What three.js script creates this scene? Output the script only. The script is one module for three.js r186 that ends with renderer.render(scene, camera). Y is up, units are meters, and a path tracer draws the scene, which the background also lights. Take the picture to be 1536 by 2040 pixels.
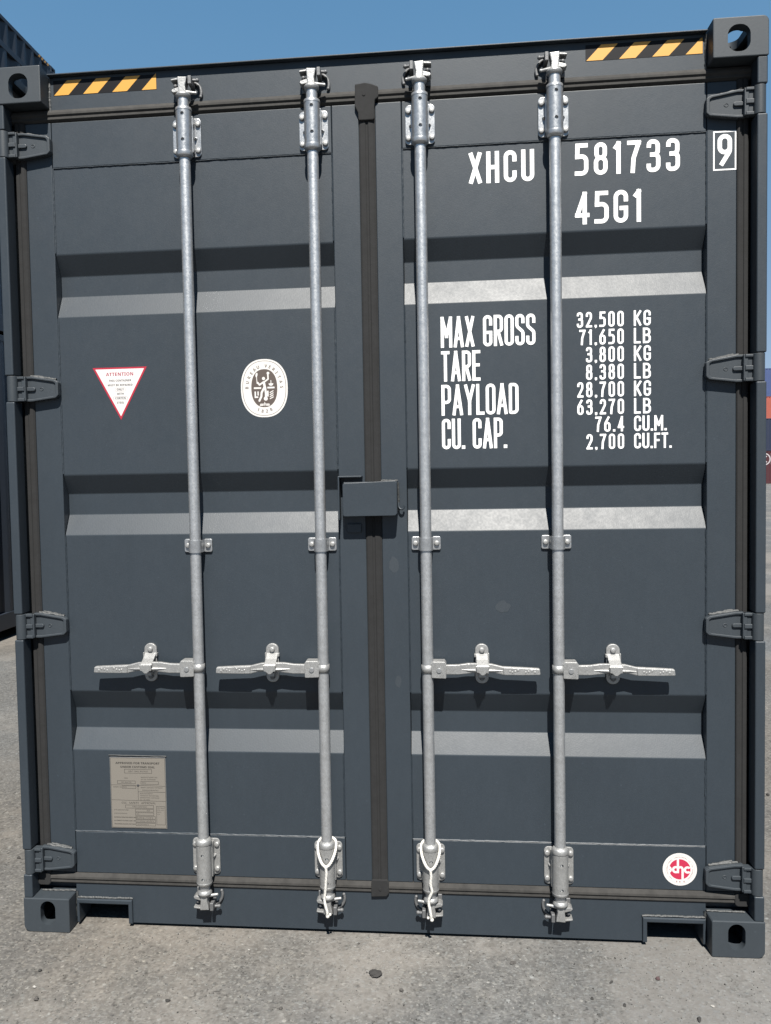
import * as THREE from 'three';
import { mergeGeometries } from 'three/addons/utils/BufferGeometryUtils.js';
import { RoundedBoxGeometry } from 'three/addons/geometries/RoundedBoxGeometry.js';
import { Brush, Evaluator, SUBTRACTION } from 'three-bvh-csg';

// ------------------------------------------------------------------ camera, sky, sun, exposure
const scene = new THREE.Scene();
const camera = new THREE.PerspectiveCamera(63.447, 1536 / 2040, 0.05, 3000);
camera.position.set(0.2233, 1.5483, 2.6460);
camera.rotation.set(-0.045889, 0.097758, -0.018249, 'YXZ');
camera.setViewOffset(1536, 2040, 50.94, 0.55, 1536, 2040);
camera.updateProjectionMatrix();

const renderer = new THREE.WebGLRenderer({ antialias: true });
renderer.setSize(771, 1024);
renderer.toneMapping = THREE.LinearToneMapping;
renderer.toneMappingExposure = 2.6;
renderer.shadowMap.enabled = true;

const SUN_EL = 57 * Math.PI / 180, SUN_AZ = 8 * Math.PI / 180;
const sunDir = new THREE.Vector3(Math.sin(SUN_AZ) * Math.cos(SUN_EL), Math.sin(SUN_EL), Math.cos(SUN_AZ) * Math.cos(SUN_EL));
{ // clear blue sky: deeper overhead, paler to the horizon
  const w = 512, h = 256, d = new Float32Array(w * h * 4);
  const zen = [0.022, 0.064, 0.145], mid = [0.0358, 0.100, 0.184], hor = [0.205, 0.252, 0.315];
  for (let j = 0; j < h; j++) {
    const el = (j + 0.5) / h * Math.PI - Math.PI / 2;
    const e = Math.max(0, Math.sin(el));
    const a = Math.exp(-e * 5.5), b = Math.min(1, Math.max(0, (e - 0.45) / 0.55));
    for (let i = 0; i < w; i++) for (let k = 0; k < 4; k++) {
      const base = mid[k] * (1 - b) + zen[k] * b;
      d[(j * w + i) * 4 + k] = k === 3 ? 1 : base * (1 - a) + hor[k] * a;
    }
  }
  const t = new THREE.DataTexture(d, w, h, THREE.RGBAFormat, THREE.FloatType);
  t.mapping = THREE.EquirectangularReflectionMapping; t.colorSpace = THREE.LinearSRGBColorSpace;
  t.magFilter = THREE.LinearFilter; t.minFilter = THREE.LinearFilter; t.needsUpdate = true;
  scene.background = t; scene.environment = t;
}
const sun = new THREE.DirectionalLight(new THREE.Color(1.0, 0.955, 0.885), 5);
sun.position.copy(sunDir).multiplyScalar(60); sun.target.position.set(0, 1, -2); scene.add(sun, sun.target);
sun.castShadow = true; sun.shadow.mapSize.set(4096, 4096);
Object.assign(sun.shadow.camera, { left: -14, right: 14, top: 14, bottom: -14, near: 1, far: 140 });

// ------------------------------------------------------------------ random, noise, textures
let seed = 7;
const rnd = () => { seed = (seed * 1664525 + 1013904223) >>> 0; return seed / 4294967296; };
const rr = (a, b) => a + (b - a) * rnd();
function lattice(n, s) { const a = new Float32Array(n * n); let q = s; for (let i = 0; i < n * n; i++) { q = (q * 1103515245 + 12345) >>> 0; a[i] = ((q >>> 8) & 65535) / 65535; } return a; }
function tileNoise(n, s) { // returns f(u,v) tiling on [0,1)
  const L = lattice(n, s);
  return (u, v) => {
    let x = u * n, y = v * n; x -= Math.floor(x / n) * n; y -= Math.floor(y / n) * n;
    const i = Math.floor(x) % n, j = Math.floor(y) % n; let fx = x - Math.floor(x), fy = y - Math.floor(y);
    fx = fx * fx * (3 - 2 * fx); fy = fy * fy * (3 - 2 * fy);
    const i2 = (i + 1) % n, j2 = (j + 1) % n;
    return (L[j * n + i] * (1 - fx) + L[j * n + i2] * fx) * (1 - fy) + (L[j2 * n + i] * (1 - fx) + L[j2 * n + i2] * fx) * fy;
  };
}
const enc = v => { v = Math.max(0, Math.min(1, v)); return 255 * (v <= 0.0031308 ? v * 12.92 : 1.055 * Math.pow(v, 1 / 2.4) - 0.055); };
function tex(n, fn, srgb, rep = 1, m = n) {
  const d = new Uint8Array(n * m * 4);
  for (let j = 0; j < m; j++) for (let i = 0; i < n; i++) {
    const c = fn(i / n, j / m, i, j), o = (j * n + i) * 4;
    for (let k = 0; k < 3; k++) d[o + k] = srgb ? enc(Array.isArray(c) ? c[k] : c) : 255 * Math.max(0, Math.min(1, Array.isArray(c) ? c[k] : c));
    d[o + 3] = 255;
  }
  const t = new THREE.DataTexture(d, n, m, THREE.RGBAFormat);
  t.wrapS = t.wrapT = THREE.RepeatWrapping; t.magFilter = THREE.LinearFilter; t.minFilter = THREE.LinearMipmapLinearFilter; t.generateMipmaps = true;
  if (srgb) t.colorSpace = THREE.SRGBColorSpace;
  t.repeat.set(rep, rep); t.needsUpdate = true; return t;
}
const n6 = tileNoise(6, 11), n17 = tileNoise(17, 23), n60 = tileNoise(60, 37), n200 = tileNoise(200, 51), n256 = tileNoise(256, 91), n500 = tileNoise(500, 77);

// paint: faint mottling, dust specks, sprayed orange peel
const paintSpots = []; for (let i = 0; i < 140; i++) paintSpots.push([rnd(), rnd(), rr(0.0006, 0.0016), rr(0.05, 0.35)]);
const paintMap = (() => {
  const N = 1024, a = new Float32Array(N * N);
  for (let j = 0; j < N; j++) for (let i = 0; i < N; i++) {
    const u = i / N, v = j / N;
    a[j * N + i] = 0.80 + 0.06 * (n6(u, v) - 0.5) + 0.03 * (n17(u * 2, v) - 0.5) + 0.04 * (n60(u * 3, v) - 0.5) + 0.06 * (n500(u, v) - 0.5);
  }
  for (const [u, v, r, s] of paintSpots) {
    const R = Math.max(1, r * N), ci = u * N, cj = v * N;
    for (let j = -3; j <= 3; j++) for (let i = -3; i <= 3; i++) if (i * i + j * j < R * R) a[(((cj + j) & (N - 1)) * N) + ((ci + i) & (N - 1))] += s;
  }
  return tex(N, (u, v, i, j) => { const x = a[j * N + i]; return [x, x, x]; }, true, 1 / 1.9);
})();
const peel = tex(512, (u, v) => 0.85 * n256(u, v) + 0.15 * n60(u, v), false, 1 / 0.5);
const paintRough = tex(512, (u, v) => { const x = 0.86 + 0.05 * (n17(u, v) - 0.5) + 0.05 * (n60(u, v) - 0.5) + 0.08 * (n256(u, v) - 0.5); return [x, x, x]; }, false, 1 / 1.3);
const zincMap = tex(512, (u, v) => {
  const s = n200(u * 2 + v, v * 0.25 - u * 0.25), q = n200(u * 2 - v, v * 0.25 + u * 0.5), sc = Math.max(0, s - 0.72) * 0.9 - Math.max(0, q - 0.75) * 1.1, x = 0.80 + 0.10 * (n17(u, v) - 0.5) + 0.06 * (n60(u, v) - 0.5) + 0.10 * (s - 0.5) + sc; return [x, x, x];
}, true, 1 / 0.35);
const zincRough = tex(512, (u, v) => { const x = 0.78 + 0.16 * (n60(u, v) - 0.5) + 0.25 * (n200(u + v, v) - 0.5); return [x, x, x]; }, false, 1 / 0.35);
const zincBump = tex(512, (u, v) => 0.5 * n200(u + 0.5 * v, v) + 0.5 * n500(u, v), false, 1 / 0.35);
const rubberMap = tex(512, (u, v) => { const x = 0.75 + 0.3 * (n17(u, v) - 0.5) + 0.3 * (n60(u, v) - 0.5) + 0.15 * (n500(u, v) - 0.5); return [x, x * 0.995, x * 0.985]; }, true, 1 / 0.6);

// weathered asphalt: light chippings in a grey binder, dusty beige patches
const GT = 2048, GM = 5; // texels, metres
let groundMap, groundBump;
{
  const c = new Float32Array(GT * GT * 3), h = new Float32Array(GT * GT);
  for (let j = 0; j < GT; j++) for (let i = 0; i < GT; i++) {
    const u = i / GT, v = j / GT, o = j * GT + i;
    const dust = Math.max(0, Math.min(1, (n6(u, v) * 0.6 + n17(u, v) * 0.5 + n60(u, v) * 0.25 - 0.52) * 2.2));
    const b = 0.060 + 0.024 * (n500(u, v) - 0.5) + 0.016 * (n200(u, v) - 0.5);
    c[o * 3] = b + dust * 0.034; c[o * 3 + 1] = b * 0.985 + dust * 0.028; c[o * 3 + 2] = b * 0.95 + dust * 0.021;
    h[o] = 0.25 + 0.12 * n200(u, v) + dust * 0.18;
  }
  const N = 330000;
  for (let k = 0; k < N; k++) {
    const x = rnd() * GT, y = rnd() * GT, r = 0.8 + 1.9 * Math.pow(rnd(), 2.4), e = rr(0.65, 1), th = rnd() * Math.PI, ct = Math.cos(th), st = Math.sin(th);
    const q = rnd(); let t = q < 0.13 ? rr(0.016, 0.042) : q < 0.965 ? rr(0.077, 0.128) : rr(0.145, 0.21);
    const warm = rr(-0.04, 0.06), hh = rr(0.4, 0.9);
    const R = Math.ceil(r);
    for (let b = -R; b <= R; b++) for (let a = -R; a <= R; a++) {
      const p = (a * ct + b * st) / r, s = (-a * st + b * ct) / (r * e), d = p * p + s * s;
      if (d > 1) continue;
      const o = (((y | 0) + b + GT) % GT) * GT + (((x | 0) + a + GT) % GT), m = 0.6;
      c[o * 3] = c[o * 3] * (1 - m) + m * t * (1 + warm); c[o * 3 + 1] = c[o * 3 + 1] * (1 - m) + m * t; c[o * 3 + 2] = c[o * 3 + 2] * (1 - m) + m * t * (0.95 - warm);
      h[o] = Math.max(h[o], hh * Math.sqrt(1 - d));
    }
  }
  // pale dust caught in a web between the chippings, open pits, and dusty patches with ragged outlines
  const ss = (a, b, x) => { x = Math.max(0, Math.min(1, (x - a) / (b - a))); return x * x * (3 - 2 * x); };
  for (let j = 0; j < GT; j++) for (let i = 0; i < GT; i++) {
    const u0 = i / GT, v0 = j / GT, o = j * GT + i, u = u0 + 0.0014 * (n500(v0, u0) - 0.5), v = v0 + 0.0014 * (n500(u0 + 0.5, v0) - 0.5);
    const vein = 0.7 * ss(0.78, 1, 1 - Math.abs(2 * n500(u, v) - 1)) * n200(u, v) + 0.6 * ss(0.84, 1, 1 - Math.abs(2 * n256(u + 0.3, v) - 1));
    const pit = ss(0.80, 0.95, n500(u + 0.37, v + 0.11)) * ss(0.35, 0.6, n200(u + 0.1, v));
    const ragged = n6(u, v) * 0.55 + n17(u, v) * 0.45 + n60(u, v) * 0.28 + n500(u, v) * 0.12, dust = ss(0.70, 0.92, ragged) * 0.34;
    for (let k = 0; k < 3; k++) {
      let x = c[o * 3 + k]; x += (([0.140, 0.136, 0.129])[k] - x) * Math.min(0.6, vein * 0.55); x *= 1 - 0.55 * pit; x += (([0.132, 0.124, 0.115])[k] - x) * dust; c[o * 3 + k] = x;
    }
    h[o] = h[o] * (1 - 0.7 * pit) * (1 - 0.5 * dust) + 0.22 * dust + 0.12 * vein;
  }
  groundMap = tex(GT, (u, v, i, j) => { const o = (j * GT + i) * 3; return [c[o], c[o + 1], c[o + 2]]; }, true, 1 / GM);
  groundBump = tex(GT, (u, v, i, j) => h[j * GT + i], false, 1 / GM);
}

// ------------------------------------------------------------------ materials
const M = {};
function paint(r, g, b, rough = 0.5) {
  return new THREE.MeshPhysicalMaterial({ specularIntensity: 0.74, color: new THREE.Color().setRGB(r / 0.8, g / 0.8, b / 0.8), map: paintMap, roughness: rough / 0.86, roughnessMap: paintRough, metalness: 0, bumpMap: peel, bumpScale: 0.00012 });
}
M.paint = paint(0.0185, 0.0248, 0.0318, 0.48);
M.casting = paint(0.0228, 0.0285, 0.0342, 0.55);
M.zinc = new THREE.MeshStandardMaterial({ color: new THREE.Color().setRGB(0.42, 0.43, 0.44), map: zincMap, metalness: 0.78, roughness: 0.46, roughnessMap: zincRough, bumpMap: zincBump, bumpScale: 0.00022 });
M.rod = new THREE.MeshStandardMaterial({ color: new THREE.Color().setRGB(0.50, 0.51, 0.52), map: zincMap, metalness: 0.78, roughness: 0.52, roughnessMap: zincRough, bumpMap: zincBump, bumpScale: 0.00012 });
M.forged = new THREE.MeshStandardMaterial({ color: new THREE.Color().setRGB(0.33, 0.332, 0.328), map: zincMap, metalness: 0.62, roughness: 0.62, roughnessMap: zincRough, bumpMap: zincBump, bumpScale: 0.0006 });
M.keeper = new THREE.MeshStandardMaterial({ color: new THREE.Color().setRGB(0.135, 0.138, 0.142), map: zincMap, metalness: 0.5, roughness: 0.6, bumpMap: zincBump, bumpScale: 0.0005 });
M.rubber = new THREE.MeshStandardMaterial({ color: new THREE.Color().setRGB(0.0068, 0.0071, 0.0078), map: rubberMap, roughness: 0.92, bumpMap: zincBump, bumpScale: 0.0003 });
M.dustyRubber = new THREE.MeshStandardMaterial({ color: new THREE.Color().setRGB(0.0250, 0.0240, 0.0225), map: rubberMap, roughness: 0.9, bumpMap: zincBump, bumpScale: 0.0003 });
M.white = new THREE.MeshStandardMaterial({ color: new THREE.Color().setRGB(0.60, 0.60, 0.60), roughness: 0.5 });
M.faded = new THREE.MeshStandardMaterial({ color: new THREE.Color().setRGB(0.28, 0.26, 0.27), roughness: 0.7 });
M.dark = new THREE.MeshStandardMaterial({ color: new THREE.Color().setRGB(0.02, 0.021, 0.024), roughness: 0.8 });
M.weld = paint(0.0340, 0.0365, 0.0375, 0.6);
M.rope = new THREE.MeshStandardMaterial({ color: new THREE.Color().setRGB(0.42, 0.41, 0.385), roughness: 0.85 });
M.timber = new THREE.MeshStandardMaterial({ color: new THREE.Color().setRGB(0.17, 0.115, 0.07), map: rubberMap, roughness: 0.9 });
M.ground = new THREE.MeshStandardMaterial({ color: new THREE.Color().setRGB(0.93, 0.955, 0.98), map: groundMap, vertexColors: true, roughness: 0.95, bumpMap: groundBump, bumpScale: 0.0035 });
M.yellow = new THREE.MeshStandardMaterial({ color: new THREE.Color().setRGB(0.41, 0.210, 0.030), roughness: 0.45 });
M.black = new THREE.MeshPhysicalMaterial({ specularIntensity: 0.3, color: new THREE.Color().setRGB(0.005, 0.005, 0.006), roughness: 0.5 });

// ------------------------------------------------------------------ geometry helpers
const used = {};
const numbered = n => { if (!(n in used)) { used[n] = 0; return n; } used[n]++; return `${n}_${String(used[n]).padStart(3, '0')}`; };
function boxUV(g) { // uv in metres from the dominant direction of each face
  const p = g.attributes.position, n = p.count, uv = new Float32Array(n * 2);
  const a = new THREE.Vector3(), b = new THREE.Vector3(), c = new THREE.Vector3();
  for (let i = 0; i < n; i += 3) {
    a.fromBufferAttribute(p, i); b.fromBufferAttribute(p, i + 1); c.fromBufferAttribute(p, i + 2);
    const nx = Math.abs((b.y - a.y) * (c.z - a.z) - (b.z - a.z) * (c.y - a.y)), ny = Math.abs((b.z - a.z) * (c.x - a.x) - (b.x - a.x) * (c.z - a.z)), nz = Math.abs((b.x - a.x) * (c.y - a.y) - (b.y - a.y) * (c.x - a.x));
    [a, b, c].forEach((v, k) => {
      let s, t; if (nz >= nx && nz >= ny) { s = v.x; t = v.y; } else if (nx >= ny) { s = v.z + 0.37; t = v.y; } else { s = v.x; t = v.z + 0.21; }
      uv[(i + k) * 2] = s; uv[(i + k) * 2 + 1] = t;
    });
  }
  g.setAttribute('uv', new THREE.BufferAttribute(uv, 2)); return g;
}
function clean(g, m) {
  if (m) g = g.clone().applyMatrix4(m);
  if (g.index) g = g.toNonIndexed();
  if (!g.attributes.normal) g.computeVertexNormals();
  for (const k of Object.keys(g.attributes)) if (k !== 'position' && k !== 'normal') g.deleteAttribute(k);
  if (m && m.determinant() < 0) for (const k of ['position', 'normal']) {
    const A = g.attributes[k].array; for (let i = 0; i < A.length; i += 9) for (let q = 0; q < 3; q++) { const t = A[i + 3 + q]; A[i + 3 + q] = A[i + 6 + q]; A[i + 6 + q] = t; }
  }
  return g;
}
function flat(pos) { const g = new THREE.BufferGeometry(); g.setAttribute('position', new THREE.Float32BufferAttribute(pos, 3)); g.computeVertexNormals(); return g; }
class MB {
  constructor() { this.g = []; }
  add(g, m) { this.g.push(clean(g, m)); return this; }
  box(x0, x1, y0, y1, z0, z1, r = 0) {
    const w = Math.abs(x1 - x0), h = Math.abs(y1 - y0), d = Math.abs(z1 - z0);
    const g = r > 0 ? new RoundedBoxGeometry(w, h, d, 2, Math.min(r, w / 2.01, h / 2.01, d / 2.01)) : new THREE.BoxGeometry(w, h, d);
    g.translate((x0 + x1) / 2, (y0 + y1) / 2, (z0 + z1) / 2); return this.add(g);
  }
  rod(a, b, r0, r1 = r0, n = 20) { // cylinder from a to b
    const A = new THREE.Vector3(...a), B = new THREE.Vector3(...b), d = B.clone().sub(A), g = new THREE.CylinderGeometry(r1, r0, d.length(), n, 1);
    const m = new THREE.Matrix4().compose(A.add(B).multiplyScalar(0.5), new THREE.Quaternion().setFromUnitVectors(new THREE.Vector3(0, 1, 0), d.normalize()), new THREE.Vector3(1, 1, 1));
    return this.add(g, m);
  }
  ball(x, y, z, r, sy = 1, sz = 1) { const g = new THREE.SphereGeometry(r, 14, 10); g.scale(1, sy, sz); g.translate(x, y, z); return this.add(g); }
  lathe(pts, x, z, n = 32) { const g = new THREE.LatheGeometry(pts.map(p => new THREE.Vector2(...p)), n); g.translate(x, 0, z); return this.add(g); }
  ext(pts, z0, z1, bev = 0, curve) { // polygon or Shape in xy, extruded z0..z1
    const s = pts instanceof THREE.Shape ? pts : new THREE.Shape(pts.map(p => new THREE.Vector2(...p)));
    const g = new THREE.ExtrudeGeometry(s, { depth: z1 - z0 - 2 * bev, bevelEnabled: bev > 0, bevelThickness: bev, bevelSize: bev, bevelOffset: -bev, bevelSegments: 2, curveSegments: curve || 10 });
    g.translate(0, 0, z0 + bev); return this.add(g);
  }
  tube(pts, r, n = 8, seg) { const c = new THREE.CatmullRomCurve3(pts.map(p => new THREE.Vector3(...p))); return this.add(new THREE.TubeGeometry(c, seg || pts.length * 6, r, n, false)); }
  bead(a, b, r, step = 0.006) { // uneven weld seam from a to b
    const A = new THREE.Vector3(...a), B = new THREE.Vector3(...b), L = A.distanceTo(B), n = Math.max(3, Math.round(L / step)), pts = [];
    for (let i = 0; i <= n; i++) { const p = A.clone().lerp(B, i / n); p.x += rr(-1, 1) * r * 0.22; p.y += rr(-1, 1) * r * 0.22; p.z += rr(-1, 1) * r * 0.2; pts.push(p); }
    const c = new THREE.CatmullRomCurve3(pts), g = new THREE.TubeGeometry(c, n * 2, r, 6, false), P = g.attributes.position, q = new THREE.Vector3();
    for (let i = 0; i < P.count; i++) { const ring = Math.floor(i / 7), s = 0.82 + 0.36 * ((Math.sin(ring * 2.1) + 1) / 2) * ((ring * 7919 % 13) / 13); c.getPointAt(Math.min(1, ring / (n * 2)), q); P.setXYZ(i, q.x + (P.getX(i) - q.x) * s, q.y + (P.getY(i) - q.y) * s, q.z + (P.getZ(i) - q.z) * s); }
    g.computeVertexNormals(); return this.add(g);
  }
  geometry(m) { let g = mergeGeometries(this.g.map(x => m ? clean(x, m) : x)); return boxUV(g); }
  mesh(name, mat, parent, m) { const o = new THREE.Mesh(this.geometry(m), mat); o.name = name; if (parent) parent.add(o); return o; }
}
function part(name, geo, mat, parent, x = 0, y = 0, z = 0) { const o = new THREE.Mesh(geo, mat); o.name = name; o.position.set(x, y, z); parent.add(o); return o; }
const tag = (o, label, category, group) => { o.userData.label = label; o.userData.category = category; if (group) o.userData.group = group; return o; };
function thing(name, label, category, group) { const o = new THREE.Group(); o.name = numbered(name); scene.add(o); return tag(o, label, category, group); }
function stadium(cx, cy, w, h, r) {
  const s = new THREE.Shape(), x0 = cx - w / 2, x1 = cx + w / 2, y0 = cy - h / 2, y1 = cy + h / 2; r = Math.min(r, w / 2 - 1e-5, h / 2 - 1e-5);
  s.moveTo(x0 + r, y0); s.lineTo(x1 - r, y0); s.absarc(x1 - r, y0 + r, r, -Math.PI / 2, 0); s.lineTo(x1, y1 - r); s.absarc(x1 - r, y1 - r, r, 0, Math.PI / 2); s.lineTo(x0 + r, y1); s.absarc(x0 + r, y1 - r, r, Math.PI / 2, Math.PI); s.lineTo(x0, y0 + r); s.absarc(x0 + r, y0 + r, r, Math.PI, Math.PI * 1.5); return s;
}
function fillet(pts, r, n = 5, closed = false) { // round the corners of a 2D polyline; r number or per-point third entry
  const out = [], N = pts.length;
  for (let i = 0; i < N; i++) {
    const p = pts[i], R = p[2] !== undefined ? p[2] : r;
    if ((!closed && (i === 0 || i === N - 1)) || !R) { out.push([p[0], p[1]]); continue; }
    const a = pts[(i + N - 1) % N], b = pts[(i + 1) % N];
    let ux = a[0] - p[0], uy = a[1] - p[1], vx = b[0] - p[0], vy = b[1] - p[1]; const lu = Math.hypot(ux, uy), lv = Math.hypot(vx, vy); ux /= lu; uy /= lu; vx /= lv; vy /= lv;
    const ang = Math.acos(Math.max(-1, Math.min(1, ux * vx + uy * vy))); if (ang > 3.12) { out.push([p[0], p[1]]); continue; }
    const t = Math.min(R / Math.tan(ang / 2), lu * 0.499, lv * 0.499), rad = t * Math.tan(ang / 2);
    const bx = ux + vx, by = uy + vy, bl = Math.hypot(bx, by), d = rad / Math.sin(ang / 2), cx = p[0] + bx / bl * d, cy = p[1] + by / bl * d;
    const s0 = Math.atan2(p[1] + uy * t - cy, p[0] + ux * t - cx); let s1 = Math.atan2(p[1] + vy * t - cy, p[0] + vx * t - cx), ds = s1 - s0; while (ds > Math.PI) ds -= 2 * Math.PI; while (ds < -Math.PI) ds += 2 * Math.PI;
    for (let k = 0; k <= n; k++) { const s = s0 + ds * k / n; out.push([cx + Math.cos(s) * rad, cy + Math.sin(s) * rad]); }
  }
  return out;
}
// sheet swept along an axis from a profile of [t, depth] points; smooth over the bends
function sheet(profile, a0, a1, map, thick, segs = 1) {
  const pos = [], nor = [], N = profile.length, nn = [];
  for (let i = 0; i < N; i++) { const p = profile[Math.max(0, i - 1)], q = profile[Math.min(N - 1, i + 1)]; const dx = q[0] - p[0], dy = q[1] - p[1], l = Math.hypot(dx, dy); nn.push([-dy / l, dx / l]); }
  const quad = (A, B, C, D, n1, n2, n3, n4) => { for (const [v, n] of [[A, n1], [B, n2], [C, n3], [A, n1], [C, n3], [D, n4]]) { pos.push(...v); nor.push(...n); } };
  const mp = (p, a) => map(p[0], p[1], a), mn = n => { const o = map(0, 0, 0), t = map(n[0], n[1], 0); return [t[0] - o[0], t[1] - o[1], t[2] - o[2]]; };
  for (const back of [0, 1]) {
    const P = back ? profile.map((p, i) => [p[0] - nn[i][0] * thick, p[1] - nn[i][1] * thick]) : profile, s = back ? -1 : 1;
    for (let k = 0; k < segs; k++) {
      const b0 = a0 + (a1 - a0) * k / segs, b1 = a0 + (a1 - a0) * (k + 1) / segs;
      for (let i = 0; i + 1 < N; i++) { const n0 = mn([nn[i][0] * s, nn[i][1] * s]), n1 = mn([nn[i + 1][0] * s, nn[i + 1][1] * s]); quad(mp(P[i], b0), mp(P[i], b1), mp(P[i + 1], b1), mp(P[i + 1], b0), n0, n0, n1, n1); }
    }
  }
  const g = new THREE.BufferGeometry(); g.setAttribute('position', new THREE.Float32BufferAttribute(pos, 3)); g.setAttribute('normal', new THREE.Float32BufferAttribute(nor, 3));
  // make the winding agree with the normals
  const P = g.attributes.position.array, Nn = g.attributes.normal.array;
  for (let i = 0; i < P.length; i += 9) {
    const ax = P[i + 3] - P[i], ay = P[i + 4] - P[i + 1], az = P[i + 5] - P[i + 2], bx = P[i + 6] - P[i], by = P[i + 7] - P[i + 1], bz = P[i + 8] - P[i + 2];
    if ((ay * bz - az * by) * Nn[i] + (az * bx - ax * bz) * Nn[i + 1] + (ax * by - ay * bx) * Nn[i + 2] < 0) for (const A of [P, Nn]) for (let q = 0; q < 3; q++) { const t = A[i + 3 + q]; A[i + 3 + q] = A[i + 6 + q]; A[i + 6 + q] = t; }
  }
  return boxUV(g);
}
const csg = new Evaluator(); csg.useGroups = false; csg.attributes = ['position', 'normal'];
function minus(base, tools) {
  let b = new Brush(clean(base)); b.updateMatrixWorld();
  for (const t of tools) { const k = new Brush(clean(t)); k.updateMatrixWorld(); b = csg.evaluate(b, k, SUBTRACTION); }
  return b.geometry;
}
const boxG = (x0, x1, y0, y1, z0, z1) => { const g = new THREE.BoxGeometry(x1 - x0, y1 - y0, z1 - z0); g.translate((x0 + x1) / 2, (y0 + y1) / 2, (z0 + z1) / 2); return g; };

// ------------------------------------------------------------------ ground
{
  const line = (lo, hi, near0, near1, st) => { const a = []; let x = near0; while (x <= near1 + 1e-6) { a.push(x); x += st; } let d = st; x = near1; while (x < hi) { d *= 1.35; x = Math.min(hi, x + d); a.push(x); } d = st; x = near0; while (x > lo) { d *= 1.35; x = Math.max(lo, x - d); a.unshift(x); } return a; };
  const xs = line(-900, 900, -4.5, 4.5, 0.12), zs = line(-1200, 400, -7, 2, 0.12), pos = [], col = [], uv = [], idx = [];
  const a = tileNoise(64, 5), b = tileNoise(64, 9), c2 = tileNoise(64, 15);
  for (const z of zs) for (const x of xs) {
    pos.push(x, 0, z); uv.push(x, -z);
    const f = 0.94 + 0.22 * (a(x / 90 + 0.31, z / 90 + 0.17) - 0.5) + 0.22 * (b(x / 26, z / 26) - 0.5), w = 0.15 * (c2(x / 60, z / 60) - 0.42);
    col.push(f * (1 + w), f, f * (1 - 1.1 * w));
  }
  const W = xs.length; for (let j = 0; j + 1 < zs.length; j++) for (let i = 0; i + 1 < W; i++) { const p = j * W + i; idx.push(p, p + W, p + 1, p + 1, p + W, p + W + 1); }
  const g = new THREE.BufferGeometry(); g.setAttribute('position', new THREE.Float32BufferAttribute(pos, 3)); g.setAttribute('color', new THREE.Float32BufferAttribute(col, 3)); g.setAttribute('uv', new THREE.Float32BufferAttribute(uv, 2)); g.setIndex(idx); g.computeVertexNormals();
  const o = new THREE.Mesh(g, M.ground); o.name = 'ground'; o.userData.kind = 'structure'; o.userData.label = 'pale weathered asphalt yard with light chippings and dusty patches'; scene.add(o);
}

// ------------------------------------------------------------------ container frame pieces shared by every container
const CW = 1.219, CH = 2.896, CL = 12.192;
// corner casting; ix = +1 for the right side, iy = +1 for the top; front face at z = 0, hollow, with holes in three faces
const castCache = {};
function castingGeo(ix, iy) {
  const key = ix + '_' + iy; if (castCache[key]) return castCache[key];
  const w = 0.162, h = 0.118, d = 0.178, s = new THREE.Shape(), R = iy > 0 ? 0.018 : 0.024, r = 0.003;
  // local frame: x 0 (inner) .. w (outer), y 0 (inner) .. h (outer)
  s.moveTo(r, 0); s.lineTo(w - r, 0); s.lineTo(w, r); s.lineTo(w, h - R); s.absarc(w - R, h - R, R, 0, Math.PI / 2); s.lineTo(r, h); s.lineTo(0, h - r); s.lineTo(0, r); s.closePath();
  let g = new THREE.ExtrudeGeometry(s, { depth: d - 0.006, bevelEnabled: true, bevelThickness: 0.003, bevelSize: 0.003, bevelOffset: -0.003, bevelSegments: 2, curveSegments: 8 }); g.translate(0, 0, -d + 0.003);
  const hx = w - 0.0865, hy = iy > 0 ? 0.0555 : 0.0505, hs = stadium(hx, hy, iy > 0 ? 0.066 : 0.053, iy > 0 ? 0.080 : 0.083, iy > 0 ? 0.030 : 0.0262);
  const hole = new THREE.ExtrudeGeometry(hs, { depth: 0.08, bevelEnabled: false, curveSegments: 8 }); hole.translate(0, 0, -0.075);
  const slot = new THREE.ExtrudeGeometry(stadium(0, 0, 0.062, 0.122, 0.029), { depth: 0.08, bevelEnabled: false, curveSegments: 8 }); slot.rotateX(Math.PI / 2); slot.translate(w - 0.075, h + 0.03, -0.098);
  const side = new THREE.ExtrudeGeometry(stadium(0, 0, 0.079, 0.052, 0.025), { depth: 0.08, bevelEnabled: false, curveSegments: 8 }); side.rotateY(Math.PI / 2); side.translate(w - 0.05, hy, -0.092);
  g = minus(g, [boxG(0.014, w - 0.024, 0.012, h - 0.026, -d + 0.022, -0.026), hole, slot, side]);
  g = clean(g, new THREE.Matrix4().makeScale(ix, iy, 1)); boxUV(g); castCache[key] = g; return g;
}
function castings(parent, mat, L) {
  for (const end of [0, 1]) for (const ix of [-1, 1]) for (const iy of [-1, 1]) {
    const gx = end ? -ix : ix, o = part('corner_casting', castingGeo(gx, iy), mat, parent);
    o.position.set(ix * (CW - 0.162), iy > 0 ? CH - 0.118 : 0.118, end ? -L : 0); if (end) o.rotation.y = Math.PI;
  }
}
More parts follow.
